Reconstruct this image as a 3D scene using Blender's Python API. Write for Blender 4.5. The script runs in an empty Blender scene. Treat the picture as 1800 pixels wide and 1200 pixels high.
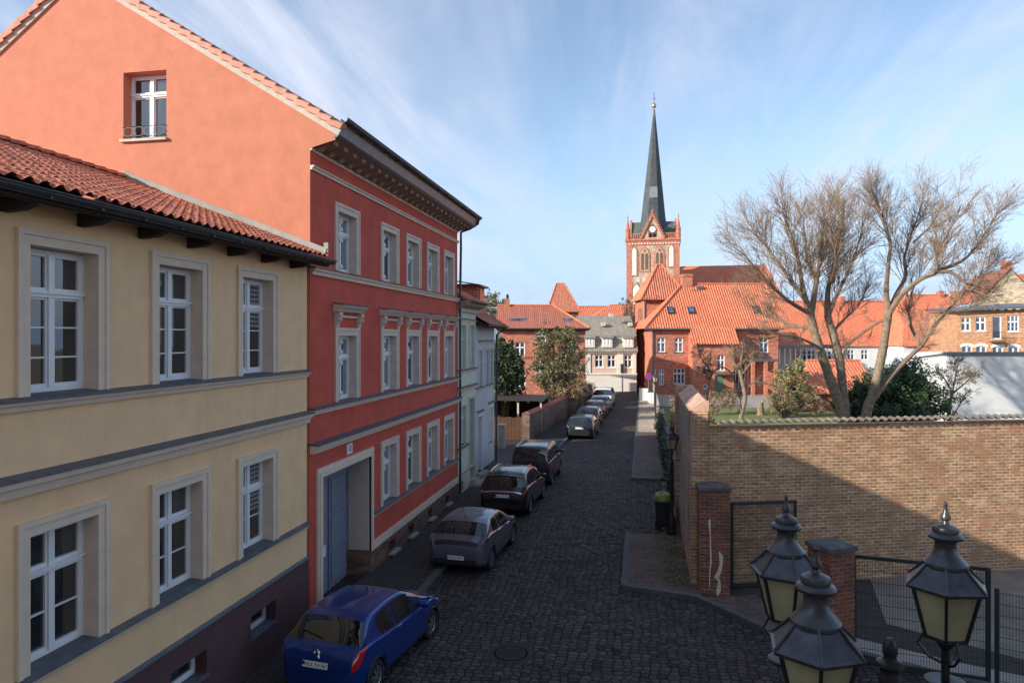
import bpy, math, random
from mathutils import Vector, Matrix
R = math.radians
sc = bpy.context.scene
col = sc.collection
TH = R(10.5)                       # the camera looks a little left of the street's direction
SUN_AZ, SUN_EL = R(54), R(20.5)

# ------------------------------------------------------------------ materials
def nn(nt, t, **kw):
    n = nt.nodes.new(t)
    for k, v in kw.items(): setattr(n, k, v)
    return n
def base_mat(name):
    m = bpy.data.materials.new(name); m.use_nodes = True
    nt = m.node_tree; b = nt.nodes['Principled BSDF']
    return m, nt, b
def c4(c): return (c[0], c[1], c[2], 1)
def mixc(nt, fac, a, b, mode='MIX'):
    n = nn(nt, 'ShaderNodeMix', data_type='RGBA', blend_type=mode)
    if isinstance(fac, (int, float)): n.inputs[0].default_value = fac
    else: nt.links.new(fac, n.inputs[0])
    for s, v in ((n.inputs[6], a), (n.inputs[7], b)):
        if isinstance(v, tuple): s.default_value = c4(v)
        else: nt.links.new(v, s)
    return n.outputs[2]
def ramp(nt, fac, stops):
    r = nn(nt, 'ShaderNodeValToRGB'); nt.links.new(fac, r.inputs[0])
    e = r.color_ramp.elements
    while len(e) < len(stops): e.new(.5)
    for k, (p, c) in enumerate(stops):
        e[k].position = p; e[k].color = c4(c) if isinstance(c, tuple) else (c, c, c, 1)
    return r.outputs[0]
def noise(nt, vec, scale, detail=4, rough=.6):
    n = nn(nt, 'ShaderNodeTexNoise'); n.inputs['Scale'].default_value = scale
    n.inputs['Detail'].default_value = detail; n.inputs['Roughness'].default_value = rough
    nt.links.new(vec, n.inputs['Vector']); return n.outputs['Fac']
def bump(nt, b, h, dist, strength=1):
    n = nn(nt, 'ShaderNodeBump'); n.inputs['Distance'].default_value = dist
    n.inputs['Strength'].default_value = strength
    nt.links.new(h, n.inputs['Height']); nt.links.new(n.outputs[0], b.inputs['Normal'])
    return n
def coords(nt, kind='Object'):
    return nn(nt, 'ShaderNodeTexCoord').outputs[kind]
def mapping(nt, vec, scale=(1, 1, 1), rot=(0, 0, 0)):
    n = nn(nt, 'ShaderNodeMapping'); n.inputs['Scale'].default_value = scale
    n.inputs['Rotation'].default_value = rot
    nt.links.new(vec, n.inputs['Vector']); return n.outputs[0]
def M(name, c, rough=.8, var=.12, vscale=3, bmp=0, bscale=60, metal=0, spec=.5, stain=0, coat=0, groove=0):
    m, nt, b = base_mat(name)
    b.inputs['Roughness'].default_value = rough; b.inputs['Metallic'].default_value = metal
    b.inputs['Specular IOR Level'].default_value = spec
    b.inputs['Coat Weight'].default_value = coat
    v = coords(nt)
    if var:
        f = noise(nt, v, vscale, 6)
        o = mixc(nt, ramp(nt, f, [(.3, 0.), (.7, 1.)]), tuple(x * (1 - var) for x in c), tuple(min(1, x * (1 + var)) for x in c))
        if stain:
            f2 = noise(nt, mapping(nt, v, (1, 1, .25)), .9, 8, .7)
            o = mixc(nt, ramp(nt, f2, [(.45, 0.), (.75, stain)]), o, tuple(x * .55 for x in c))
        if groove:
            t = nn(nt, 'ShaderNodeTexBrick'); nt.links.new(coords(nt, 'UV'), t.inputs['Vector']); t.inputs['Scale'].default_value = 1
            t.inputs['Brick Width'].default_value = 60; t.inputs['Row Height'].default_value = groove; t.inputs['Mortar Size'].default_value = .008
            gf = nn(nt, 'ShaderNodeMath', operation='MULTIPLY'); nt.links.new(t.outputs['Fac'], gf.inputs[0]); gf.inputs[1].default_value = .35
            o = mixc(nt, gf.outputs[0], o, tuple(x * .45 for x in c))
        nt.links.new(o, b.inputs['Base Color'])
    else: b.inputs['Base Color'].default_value = c4(c)
    if bmp: bump(nt, b, noise(nt, v, bscale, 3), bmp)
    return m
def brick_mat(name, c1, c2, mortar, bw=.25, rh=.075, ms=.012, rough=.9, grime=.4, warm=None, gscale=.7, vr=(.66, 1.25)):
    m, nt, b = base_mat(name); b.inputs['Roughness'].default_value = rough
    uv = coords(nt, 'UV')
    t = nn(nt, 'ShaderNodeTexBrick'); nt.links.new(uv, t.inputs['Vector'])
    t.inputs['Scale'].default_value = 1; t.inputs['Brick Width'].default_value = bw
    t.inputs['Row Height'].default_value = rh; t.inputs['Mortar Size'].default_value = ms
    t.inputs['Mortar Smooth'].default_value = .3
    t.inputs['Color1'].default_value = c4(c1); t.inputs['Color2'].default_value = c4(c2); t.inputs['Mortar'].default_value = c4(mortar)
    t.inputs['Bias'].default_value = 0
    vv = nn(nt, 'ShaderNodeTexVoronoi'); vv.inputs['Scale'].default_value = 1
    nt.links.new(mapping(nt, uv, (1 / bw, 1 / rh, 1)), vv.inputs['Vector'])
    hs = nn(nt, 'ShaderNodeHueSaturation')
    sx = nn(nt, 'ShaderNodeSeparateColor'); nt.links.new(vv.outputs['Color'], sx.inputs[0])
    mr = nn(nt, 'ShaderNodeMapRange'); nt.links.new(sx.outputs[0], mr.inputs[0])
    mr.inputs[3].default_value = vr[0]; mr.inputs[4].default_value = vr[1]
    nt.links.new(t.outputs['Color'], hs.inputs['Color']); nt.links.new(mr.outputs[0], hs.inputs['Value'])
    o = hs.outputs[0]
    f = noise(nt, uv, gscale, 8, .7)
    o = mixc(nt, ramp(nt, f, [(.42, 0.), (.72, grime)]), o, tuple(x * .3 + .02 for x in c1))
    if warm:
        f = noise(nt, mapping(nt, uv, (1, 1.6, 1)), gscale * .55, 7, .75)
        o = mixc(nt, ramp(nt, f, [(.56, 0.), (.66, .45)]), o, tuple(min(1, x * 1.15) for x in mortar))
        f = noise(nt, uv, gscale * 1.7, 5, .6)
        o = mixc(nt, ramp(nt, f, [(.5, 0.), (.62, .7)]), o, warm)
    nt.links.new(o, b.inputs['Base Color'])
    inv = nn(nt, 'ShaderNodeMath', operation='SUBTRACT'); inv.inputs[0].default_value = 1; nt.links.new(t.outputs['Fac'], inv.inputs[1])
    ad = nn(nt, 'ShaderNodeMath', operation='MULTIPLY_ADD'); nt.links.new(noise(nt, uv, 25, 3), ad.inputs[0]); ad.inputs[1].default_value = .5
    nt.links.new(inv.outputs[0], ad.inputs[2])
    bump(nt, b, ad.outputs[0], .02)
    return m
def tile_mat(name, c1, c2, joint, w=.22, h=.34, moss=None, rough=.75, ms=.012):
    m = brick_mat(name, c1, c2, joint, w, h, ms, rough, .45, moss, .35, (.8, 1.15))
    return m
def glass_mat(name, c=(.015, .018, .02), rough=.03, spec=.8, wav=.0006):
    m, nt, b = base_mat(name)
    b.inputs['Roughness'].default_value = rough; b.inputs['Specular IOR Level'].default_value = spec; b.inputs['IOR'].default_value = 1.75
    v = coords(nt); f = noise(nt, mapping(nt, v, (1, 1, .35)), 1.3, 2)
    nt.links.new(mixc(nt, ramp(nt, f, [(.45, 0.), (.6, 1.)]), c, tuple(x * 2.6 + .01 for x in c)), b.inputs['Base Color'])
    bump(nt, b, noise(nt, v, 2.5, 1), wav * 3)
    return m

mt = {}
mt['gable'] = M('salmon_render', (.57, .205, .12), .9, .10, 2.5, .004, 45, stain=.12)
mt['redwall'] = M('red_render', (.58, .092, .058), .88, .14, 1.2, .003, 60, stain=.3, groove=.34)
mt['yellow'] = M('ochre_render', (.89, .59, .325), .9, .07, 2, .004, 60, stain=.22)
mt['trim'] = M('stone_paint', (.74, .60, .46), .75, .07, 4, .001, stain=.12)
mt['trimgrey'] = M('grey_stone_paint', (.68, .56, .46), .75, .1, 4, .001, stain=.2)
mt['reveal'] = M('reveal_paint', (.60, .50, .40), .8, .08, 3)
mt['slate'] = M('slate_sill', (.105, .11, .125), .6, .25, 6, .002, stain=.2)
mt['plinth'] = M('purple_plinth', (.10, .048, .052), .9, .15, 2, .004, 70)
mt['white'] = M('white_window_paint', (.80, .80, .80), .35, .03, 5)
mt['glass'] = glass_mat('window_glass')
mt['glass2'] = glass_mat('far_window_glass', (.03, .035, .045), .08)
mt['carglass'] = glass_mat('car_glass', (.006, .007, .008), .02, .7, .0001)
mt['zinc'] = M('zinc_sheet', (.16, .17, .18), .42, .2, 5, metal=.6)
mt['darkzinc'] = M('weathered_gutter', (.06, .065, .07), .45, .2, 4, metal=.4)
mt['cornice'] = M('cornice_paint', (.36, .27, .20), .8, .12, 5, stain=.2)
mt['darkwood'] = M('dark_timber', (.035, .025, .02), .8, .3, 8)
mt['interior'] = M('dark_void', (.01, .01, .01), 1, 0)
mt['cream'] = M('pale_green_render', (.60, .62, .50), .88, .07, 2, stain=.15)
mt['paleblue'] = M('pale_grey_render', (.52, .54, .54), .88, .08, 2, stain=.2)
mt['door'] = M('grey_blue_door_paint', (.23, .25, .32), .5, .15, 5)
mt['paper'] = M('paper', (.7, .72, .78), .8, .05)
mt['tile'] = tile_mat('orange_pantile', (.62, .16, .08), (.74, .25, .14), (.12, .03, .02), .22, .33, (.30, .09, .05))
mt['tilefar'] = tile_mat('orange_tile', (.70, .19, .09), (.78, .25, .13), (.55, .15, .08), .24, .34)
mt['tilered'] = tile_mat('red_flat_tile', (.52, .16, .10), (.62, .21, .13), (.24, .06, .04), .18, .16, (.36, .14, .09))
mt['tileold'] = tile_mat('old_tile', (.58, .16, .09), (.68, .25, .14), (.25, .07, .04), .22, .3, (.36, .20, .12))
mt['tilegrey'] = tile_mat('grey_beaver_tile', (.34, .31, .26), (.46, .42, .35), (.2, .18, .15), .18, .16, (.24, .22, .13))
mt['verge'] = M('verge_tile', (.66, .30, .20), .75, .25, 5, .003, 30, stain=.2)
mt['mortar'] = M('lime_mortar', (.55, .48, .40), .9, .12, 6, .003)
mt['brick'] = brick_mat('red_brick', (.62, .18, .10), (.72, .25, .15), (.52, .29, .2), .25, .077, .008, grime=.3)
mt['brickold'] = brick_mat('old_wall_brick', (.58, .33, .165), (.42, .18, .09), (.76, .58, .38), .25, .09, .015, grime=.5, warm=(.46, .22, .12), gscale=.9, vr=(.74, 1.18))
mt['brickpier'] = brick_mat('gate_pier_brick', (.34, .10, .055), (.20, .06, .04), (.32, .25, .2), .25, .085, .013, grime=.85, warm=(.42, .13, .05))
mt['brickplinth'] = brick_mat('rough_plinth_brick', (.20, .075, .05), (.27, .14, .09), (.20, .15, .11), .26, .10, .018, grime=.7)
mt['fieldstone'] = brick_mat('tower_masonry', (.50, .34, .22), (.60, .46, .33), (.50, .42, .33), .5, .26, .05, grime=.3, warm=(.55, .27, .17), gscale=.5)
mt['brickdark'] = brick_mat('rubble_wall', (.17, .09, .06), (.24, .14, .10), (.2, .16, .13), .38, .2, .03, grime=.7)
mt['orangebrick'] = brick_mat('orange_brick', (.62, .30, .15), (.70, .37, .2), (.55, .36, .24), .25, .077, .008, grime=.15)
mt['beigebrick'] = brick_mat('beige_gable_brick', (.58, .46, .30), (.66, .54, .38), (.5, .42, .3), .5, .2, .02, grime=.3)
mt['spire'] = M('spire_slate', (.055, .062, .066), .55, .35, 1.4, .02, 8, stain=.4)
mt['spirelight'] = M('new_spire_slate', (.20, .215, .21), .55, .12, 2)
mt['copper'] = M('weathered_copper_sheet', (.11, .135, .11), .6, .3, 1, stain=.3)
mt['gold'] = M('gilded_ball', (.9, .62, .2), .25, 0, metal=1)
mt['whitewall'] = M('white_render', (.74, .74, .72), .9, .06, 1.5, stain=.15)
mt['niche'] = M('whitewashed_niche', (.74, .70, .62), .9, .08, 2)
mt['creamwall'] = M('cream_render', (.80, .75, .64), .9, .06, 1, stain=.1)
mt['pinkwall'] = M('pink_render', (.70, .50, .38), .9, .05, 1)
mt['bark'] = M('trunk_bark', (.24, .185, .12), .9, .5, 7, .02, 16, stain=.4)  # one brown bark tone for trunks and stump
mt['twig'] = M('twig_bark', (.24, .17, .115), .9, .3, 3)
mt['twigdark'] = M('dark_twig_bark', (.13, .10, .07), .9, .3, 3)
mt['iron'] = M('black_cast_iron', (.016, .018, .02), .35, .2, 8, .001, 40)
mt['lampmetal'] = M('grey_lantern_paint', (.075, .075, .08), .33, .35, 9, .0015, 25, metal=.35)
mt['fence'] = M('green_fence_wire', (.02, .036, .034), .5, .15)
mt['plastic'] = M('black_plastic', (.02, .021, .022), .5, .15)
mt['rubber'] = M('tyre_rubber', (.014, .014, .015), .85, .1)
mt['rim'] = M('alloy_rim', (.45, .46, .48), .3, .05, metal=.85)
mt['chrome'] = M('chrome', (.7, .7, .72), .15, 0, metal=1)
mt['lampred'] = M('red_lens', (.55, .012, .008), .12, 0, spec=.8)
mt['lampdark'] = M('dark_red_lens', (.10, .01, .01), .1, 0, spec=.8)
mt['lampwhite'] = M('clear_lens', (.6, .62, .65), .12, 0, spec=.8)
mt['plate'] = M('number_plate', (.78, .78, .76), .4, .03)
mt['ink'] = M('plate_ink', (.01, .01, .01), .6, 0)
mt['euroblue'] = M('plate_blue', (.01, .04, .3), .5, 0)
mt['concrete'] = M('concrete', (.36, .33, .29), .92, .18, 2, .004, 40, stain=.25)
mt['kerb'] = M('granite_kerb', (.105, .10, .10), .85, .3, 5, .004, 30)
mt['asphalt'] = M('asphalt_ground', (.05, .047, .043), .95, .3, 2, .006, 50, stain=.3)
mt['soil'] = M('soil_ground', (.20, .15, .09), 1, .35, 1.2, .02, 12)
mt['grass'] = M('winter_grass', (.17, .19, .055), 1, .35, 1.5, .03, 14)
mt['piercap'] = M('dark_pier_cap', (.12, .11, .105), .9, .35, 5, .006, 25, stain=.5)
mt['litter'] = leaf_mat('dead_leaf', (.06, .035, .018), (.17, .11, .05)) if 0 else None
mt['coping'] = M('coping_brick', (.58, .36, .26), .9, .3, 2.5, .006, 20, stain=.3)
mt['copingred'] = M('red_coping', (.42, .13, .08), .9, .25, 2.5, .006, 20)
mt['manhole'] = M('rusty_manhole', (.03, .024, .022), .85, .3, 20)
mt['yard'] = M('yard_concrete', (.22, .20, .17), .95, .25, 1.2, .004, 40, stain=.5)
mt['wood'] = M('brown_boards', (.085, .036, .016), .8, .25, 4)
mt['corr'] = M('fibre_cement_sheet', (.17, .14, .11), .95, .4, 3, .004, 20, stain=.4)
mt['render'] = M('patchy_render', (.34, .28, .23), .95, .3, 1.2, .01, 12, stain=.5)
mt['yellowplastic'] = M('yellow_lid', (.20, .23, .02), .5, .15)
mt['bluesign'] = M('sign_blue', (.03, .06, .45), .4, 0)
mt['redsign'] = M('sign_red', (.55, .02, .03), .4, 0)
mt['curtain'] = M('curtain_behind_glass', (.24, .25, .27), .12, .25, 9, spec=.8)
mt['skylight'] = glass_mat('skylight_glass', (.05, .07, .10), .05)
mt['greendoor'] = M('green_door_paint', (.10, .20, .12), .6, .1)
mt['straw'] = M('dry_stems', (.34, .24, .12), .95, .3, 2)

def lens_mat():
    m, nt, b = base_mat('yellowed_lantern_glass')
    v = coords(nt)
    f = noise(nt, mapping(nt, v, (1, 1, .6)), 5, 6)
    nt.links.new(mixc(nt, ramp(nt, f, [(.35, 0.), (.7, 1.)]), (.36, .33, .19), (.5, .45, .27)), b.inputs['Base Color'])
    b.inputs['Roughness'].default_value = .28
    b.inputs['Subsurface Weight'].default_value = .0
    return m
mt['lens'] = lens_mat()
def leaf_mat(name, a, b_, scale=.8):
    m, nt, b = base_mat(name); b.inputs['Roughness'].default_value = .6
    g = nn(nt, 'ShaderNodeNewGeometry')
    f = noise(nt, coords(nt), scale, 3)
    md = nn(nt, 'ShaderNodeMath', operation='MULTIPLY_ADD')
    nt.links.new(g.outputs['Random Per Island'], md.inputs[0]); md.inputs[1].default_value = .6; nt.links.new(f, md.inputs[2])
    nt.links.new(mixc(nt, ramp(nt, md.outputs[0], [(.4, 0.), (1.0, 1.)]), a, b_), b.inputs['Base Color'])
    return m
mt['yew'] = leaf_mat('yew_leaf', (.010, .026, .010), (.045, .085, .02))
mt['laurel'] = leaf_mat('laurel_leaf', (.016, .03, .010), (.075, .10, .035))
mt['olive'] = leaf_mat('olive_leaf', (.075, .085, .03), (.22, .19, .08))
mt['browntuft'] = leaf_mat('brown_leaf', (.17, .10, .05), (.36, .24, .12))
mt['palegreen'] = leaf_mat('pale_green_leaf', (.12, .115, .04), (.30, .26, .11))
mt['fargreen'] = leaf_mat('far_leaf', (.12, .13, .06), (.24, .22, .12))
mt['litter'] = leaf_mat('dead_leaf', (.05, .03, .016), (.16, .10, .045))
mt['ivy'] = leaf_mat('ivy_leaf', (.008, .016, .008), (.03, .045, .018))

def cobble_mat(name, c1, c2, c3, sx=5.2, sy=6.6, dist=.03, rough=.55, rnd=.55):
    m, nt, b = base_mat(name)
    v = coords(nt)
    wob = nn(nt, 'ShaderNodeTexNoise'); wob.inputs['Scale'].default_value = .7; wob.inputs['Detail'].default_value = 2
    nt.links.new(v, wob.inputs['Vector'])
    mv = nn(nt, 'ShaderNodeVectorMath', operation='MULTIPLY_ADD'); nt.links.new(wob.outputs['Color'], mv.inputs[0])
    mv.inputs[1].default_value = (.35, .35, 0); nt.links.new(v, mv.inputs[2])
    vec = mapping(nt, mv.outputs[0], (sx, sy, 0))
    cell = nn(nt, 'ShaderNodeTexVoronoi', voronoi_dimensions='2D'); cell.inputs['Randomness'].default_value = rnd; cell.inputs['Scale'].default_value = 1
    edge = nn(nt, 'ShaderNodeTexVoronoi', voronoi_dimensions='2D', feature='DISTANCE_TO_EDGE'); edge.inputs['Randomness'].default_value = rnd; edge.inputs['Scale'].default_value = 1
    nt.links.new(vec, cell.inputs['Vector']); nt.links.new(vec, edge.inputs['Vector'])
    s = nn(nt, 'ShaderNodeSeparateColor'); nt.links.new(cell.outputs['Color'], s.inputs[0])
    colr = ramp(nt, s.outputs[0], [(0, c1), (.45, c2), (.8, c3), (1, tuple(x * 1.5 for x in c2))])
    big = noise(nt, v, .35, 5, .65)
    colr = mixc(nt, ramp(nt, big, [(.35, 0.), (.7, .6)]), colr, tuple(x * .55 for x in c2))
    jf = ramp(nt, edge.outputs['Distance'], [(.03, 1.), (.12, 0.)])
    colr = mixc(nt, jf, colr, (.012, .011, .009))
    nt.links.new(colr, b.inputs['Base Color'])
    r = nn(nt, 'ShaderNodeMapRange'); nt.links.new(s.outputs[1], r.inputs[0]); r.inputs[3].default_value = rough - .12; r.inputs[4].default_value = rough + .25
    nt.links.new(r.outputs[0], b.inputs['Roughness']); b.inputs['Specular IOR Level'].default_value = .3
    h = ramp(nt, edge.outputs['Distance'], [(0., 0.), (.16, .75), (.45, 1.)])
    tl = nn(nt, 'ShaderNodeMath', operation='MULTIPLY_ADD'); nt.links.new(s.outputs[2], tl.inputs[0]); tl.inputs[1].default_value = .4; nt.links.new(h, tl.inputs[2])
    bump(nt, b, tl.outputs[0], dist)
    return m
mt['cobble'] = cobble_mat('granite_setts', (.034, .031, .029), (.078, .069, .063), (.105, .070, .060), rough=.78)
mt['slabsunlit'] = brick_mat('sunlit_pavement', (.50, .41, .31), (.58, .48, .37), (.4, .33, .25), .2, .1, .008, grime=.3)  # paler copy of the pavement, sunlight put into its colour
mt['mosaic'] = cobble_mat('small_mosaic_paving', (.06, .055, .05), (.085, .075, .07), (.07, .055, .05), 14, 14, .012, .75)
mt['slab'] = brick_mat('pavement_clinker', (.15, .10, .08), (.19, .135, .105), (.09, .07, .06), .2, .1, .008, grime=.6)

# ------------------------------------------------------------------ mesh builder
ORG = {}
class MB:
    def __init__(s): s.v = []; s.f = []; s.uv = None
    def poly(s, pts):
        n = len(s.v); s.v += [tuple(p) for p in pts]; s.f.append(tuple(range(n, n + len(pts))))
    def mesh(s, vs, fs):
        n = len(s.v); s.v += [tuple(p) for p in vs]; s.f += [tuple(i + n for i in f) for f in fs]
    def box(s, x0, x1, y0, y1, z0, z1):
        s.mesh([(x0, y0, z0), (x1, y0, z0), (x1, y1, z0), (x0, y1, z0), (x0, y0, z1), (x1, y0, z1), (x1, y1, z1), (x0, y1, z1)],
               [(0, 3, 2, 1), (4, 5, 6, 7), (0, 1, 5, 4), (1, 2, 6, 5), (2, 3, 7, 6), (3, 0, 4, 7)])
    def bar(s, a, b, w, h=None, up=(0, 0, 1)):
        h = h or w; a = Vector(a); b = Vector(b); d = (b - a).normalized(); up = Vector(up)
        if abs(d.dot(up)) > .98: up = Vector((0, 1, 0))
        x = d.cross(up).normalized() * w / 2; z = x.cross(d).normalized() * h / 2
        vs = [p + q for p in (a, b) for q in (-x - z, x - z, x + z, -x + z)]
        s.mesh(vs, [(0, 1, 2, 3), (7, 6, 5, 4), (0, 4, 5, 1), (1, 5, 6, 2), (2, 6, 7, 3), (3, 7, 4, 0)])
    def prism(s, prof, a, b, cap=True):      # prof: list of (offset vectors) swept from a to b
        a = Vector(a); b = Vector(b); n = len(prof); pr = [Vector(p) for p in prof]
        vs = [a + p for p in pr] + [b + p for p in pr]
        fs = [(i, (i + 1) % n, (i + 1) % n + n, i + n) for i in range(n)]
        if cap: fs += [tuple(range(n))[::-1], tuple(range(n, 2 * n))]
        s.mesh(vs, fs)
    def extrude(s, pts, d):                  # flat outline pts moved by d
        s.prism(pts, (0, 0, 0), d)
    def lathe(s, prof, n=16, c=(0, 0, 0), ph=0):
        vs = []; fs = []
        for r, z in prof:
            for k in range(n):
                a = ph + 2 * math.pi * k / n
                vs.append((c[0] + r * math.cos(a), c[1] + r * math.sin(a), c[2] + z))
        for i in range(len(prof) - 1):
            for k in range(n):
                fs.append((i * n + k, i * n + (k + 1) % n, (i + 1) * n + (k + 1) % n, (i + 1) * n + k))
        fs.append(tuple(range(n))[::-1]); fs.append(tuple(range((len(prof) - 1) * n, len(prof) * n)))
        s.mesh(vs, fs)
    def tube(s, pts, rad, n=6):
        pts = [Vector(p) for p in pts]
        if not isinstance(rad, (list, tuple)): rad = [rad] * len(pts)
        vs = []; fs = []; px = None
        for i, p in enumerate(pts):
            d = (pts[min(i + 1, len(pts) - 1)] - pts[max(i - 1, 0)])
            if d.length < 1e-9: d = Vector((0, 0, 1))
            d.normalize()
            if px is None:
                px = d.cross(Vector((0, 0, 1)) if abs(d.z) < .9 else Vector((1, 0, 0))).normalized()
            else:
                px = (px - d * px.dot(d)); px = px.normalized() if px.length > 1e-6 else d.orthogonal().normalized()
            py = d.cross(px)
            for k in range(n):
                a = 2 * math.pi * k / n; vs.append(p + (px * math.cos(a) + py * math.sin(a)) * rad[i])
        for i in range(len(pts) - 1):
            for k in range(n): fs.append((i * n + k, i * n + (k + 1) % n, (i + 1) * n + (k + 1) % n, (i + 1) * n + k))
        fs.append(tuple(range(n))[::-1]); fs.append(tuple(range(len(vs) - n, len(vs))))
        s.mesh(vs, fs)
    def grid(s, rows):                       # rows: list of equal-length point lists
        n = len(rows[0]); vs = [p for r in rows for p in r]; fs = []
        for i in range(len(rows) - 1):
            for k in range(n - 1): fs.append((i * n + k, i * n + k + 1, (i + 1) * n + k + 1, (i + 1) * n + k))
        s.mesh(vs, fs)
    def wall(s, x0, x1, z0, z1, holes=(), y=0, depth=.25, rev=True):   # front faces -y, real openings
        us = sorted({x0, x1, *[min(max(h[k], x0), x1) for h in holes for k in (0, 1)]})
        for a, b in zip(us, us[1:]):
            if b - a < 1e-6: continue
            hs = sorted([h for h in holes if h[0] < (a + b) / 2 < h[1]], key=lambda h: h[2]); z = z0
            for h in hs:
                if h[2] > z + 1e-6: s.poly([(a, y, z), (b, y, z), (b, y, h[2]), (a, y, h[2])])
                z = h[3]
            if z < z1 - 1e-6: s.poly([(a, y, z), (b, y, z), (b, y, z1), (a, y, z1)])
        if rev:
            for (a, b, c, d) in [h[:4] for h in holes]:
                e = y + depth
                s.poly([(a, y, c), (a, y, d), (a, e, d), (a, e, c)]); s.poly([(b, y, c), (b, e, c), (b, e, d), (b, y, d)])
                s.poly([(a, y, d), (b, y, d), (b, e, d), (a, e, d)]); s.poly([(a, y, c), (a, e, c), (b, e, c), (b, y, c)])
    def xf(s, m):
        s.v = [tuple(m @ Vector(p)) for p in s.v]; return s
    def me(s, name, mat, off=(0, 0, 0), smooth=False):
        o = Vector(off); me = bpy.data.meshes.new(name)
        me.from_pydata([(p[0] - o.x, p[1] - o.y, p[2] - o.z) for p in s.v], [], s.f)
        me.materials.append(mat); uvl = me.uv_layers.new(name='UVMap').data
        Z = Vector((0, 0, 1))
        for p in me.polygons:
            n = p.normal
            t = Z.cross(n)
            t = Vector((1, 0, 0)) if t.length < .05 else t.normalized()
            b = n.cross(t)
            if b.z < 0 and t.length: pass
            for li, vi in zip(p.loop_indices, p.vertices):
                c = me.vertices[vi].co; uvl[li].uv = (c.dot(t), c.dot(b))
        if smooth: me.polygons.foreach_set('use_smooth', [True] * len(me.polygons))
        me.update(); return me
    def build(s, name, mat, parent=None, smooth=False, recalc=False):
        off = ORG.get(parent.name, Vector()) if parent else Vector()
        me = s.me(name, mt[mat] if isinstance(mat, str) else mat, off, smooth)
        o = bpy.data.objects.new(name, me); col.objects.link(o)
        if smooth: me.set_sharp_from_angle(angle=R(38))
        if parent: o.parent = parent
        ORG[o.name] = off
        return o
def tag(o, label=None, cat=None, group=None, kind=None):
    for k, v in (('label', label), ('category', cat), ('group', group), ('kind', kind)):
        if v: o[k] = v
    return o
def thing(name, label, cat, loc=(0, 0, 0), rz=0, group=None, world=True):
    o = bpy.data.objects.new(name, None); col.objects.link(o); o.empty_display_size = .3
    o.location = loc; o.rotation_euler = (0, 0, rz)
    ORG[o.name] = Vector(loc) if world and rz == 0 else Vector()
    return tag(o, label, cat, group)
def place(name, me, parent, loc, rz=0, label=None, scale=None):
    o = bpy.data.objects.new(name, me); col.objects.link(o); o.parent = parent
    off = ORG.get(parent.name, Vector()) if parent else Vector()
    o.location = Vector(loc) - off; o.rotation_euler = (0, 0, rz)
    if scale: o.scale = scale
    ORG[o.name] = Vector(); return o
def dup(root, loc, rz, label, group=None):
    def cp(o, par):
        c = o.copy(); col.objects.link(c); c.parent = par
        for ch in o.children: cp(ch, c)
        return c
    r = cp(root, None); r.location = loc; r.rotation_euler = (0, 0, rz); r['label'] = label
    if group: r['group'] = group
    return r
def struct(name, mb, mat, smooth=False): return tag(mb.build(name, mat, None, smooth), kind='structure')
def text_mesh(s, size, mat, depth=.002):
    c = bpy.data.curves.new('txt', 'FONT'); c.body = s; c.size = size; c.align_x = 'CENTER'; c.align_y = 'CENTER'; c.extrude = depth
    t = bpy.data.objects.new('txt', c); col.objects.link(t)
    bpy.context.view_layer.update()
    me = bpy.data.meshes.new_from_object(t.evaluated_get(bpy.context.evaluated_depsgraph_get()))
    me.materials.clear(); me.materials.append(mt[mat]); bpy.data.objects.remove(t); bpy.data.curves.remove(c)
    return me

# window: local x along the wall, z up from its foot, outward = -y
def window_mesh(w, h, tr=.68, bars=(1, 2), fr=.055, curve=False, cols=2):
    f = MB(); g = MB()
    f.box(-w / 2, w / 2, .0, .07, 0, fr); f.box(-w / 2, w / 2, .0, .07, h - fr, h)
    f.box(-w / 2, -w / 2 + fr, .0, .07, fr, h - fr); f.box(w / 2 - fr, w / 2, 0, .07, fr, h - fr)
    zt = h * tr if tr else None
    if zt: f.box(-w / 2 + fr, w / 2 - fr, -.03, .075, zt - .045, zt + .03); f.box(-w / 2 + .02, w / 2 - .02, -.055, -.03, zt + .0, zt + .03)
    segs = [(fr, zt - .045), (zt + .03, h - fr)] if zt else [(fr, h - fr)]
    for j in range(1, cols):
        x = -w / 2 + w * j / cols; wd = .045 if cols == 2 else .025
        for a, b in segs: f.box(x - wd, x + wd, -.018, .07, a, b)
    s = .032
    for (a, b), nb in zip(segs, bars):
        for j in range(cols):
            x0 = -w / 2 + w * j / cols + (fr if j == 0 else (.045 if cols == 2 else .025)); x1 = -w / 2 + w * (j + 1) / cols - (fr if j == cols - 1 else (.045 if cols == 2 else .025))
            f.box(x0, x0 + s, .008, .06, a, b); f.box(x1 - s, x1, .008, .06, a, b)
            f.box(x0 + s, x1 - s, .008, .06, a, a + s + .02); f.box(x0 + s, x1 - s, .008, .06, b - s, b)
            for q in range(1, nb + 1):
                z = a + (b - a) * q / (nb + 1); f.box(x0 + s, x1 - s, .016, .05, z - .011, z + .011)
    if curve:
        for a, b in segs:
            for sgn in (-1, 1):
                for zz in (a + .1, b - .1):
                    f.lathe([(.0, -.07), (.035, -.05), (.045, 0), (.035, .05), (0, .07)], 6, (sgn * .05, -.02, zz))
    g.poly([(-w / 2 + fr, .042, fr), (w / 2 - fr, .042, fr), (w / 2 - fr, .042, h - fr), (-w / 2 + fr, .042, h - fr)])
    return f, g
def put_window(parent, wm, gm, loc, rz=0):
    o = place('window', wm, parent, loc, rz); place('pane', gm, o, (0, 0, 0)); return o
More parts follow.
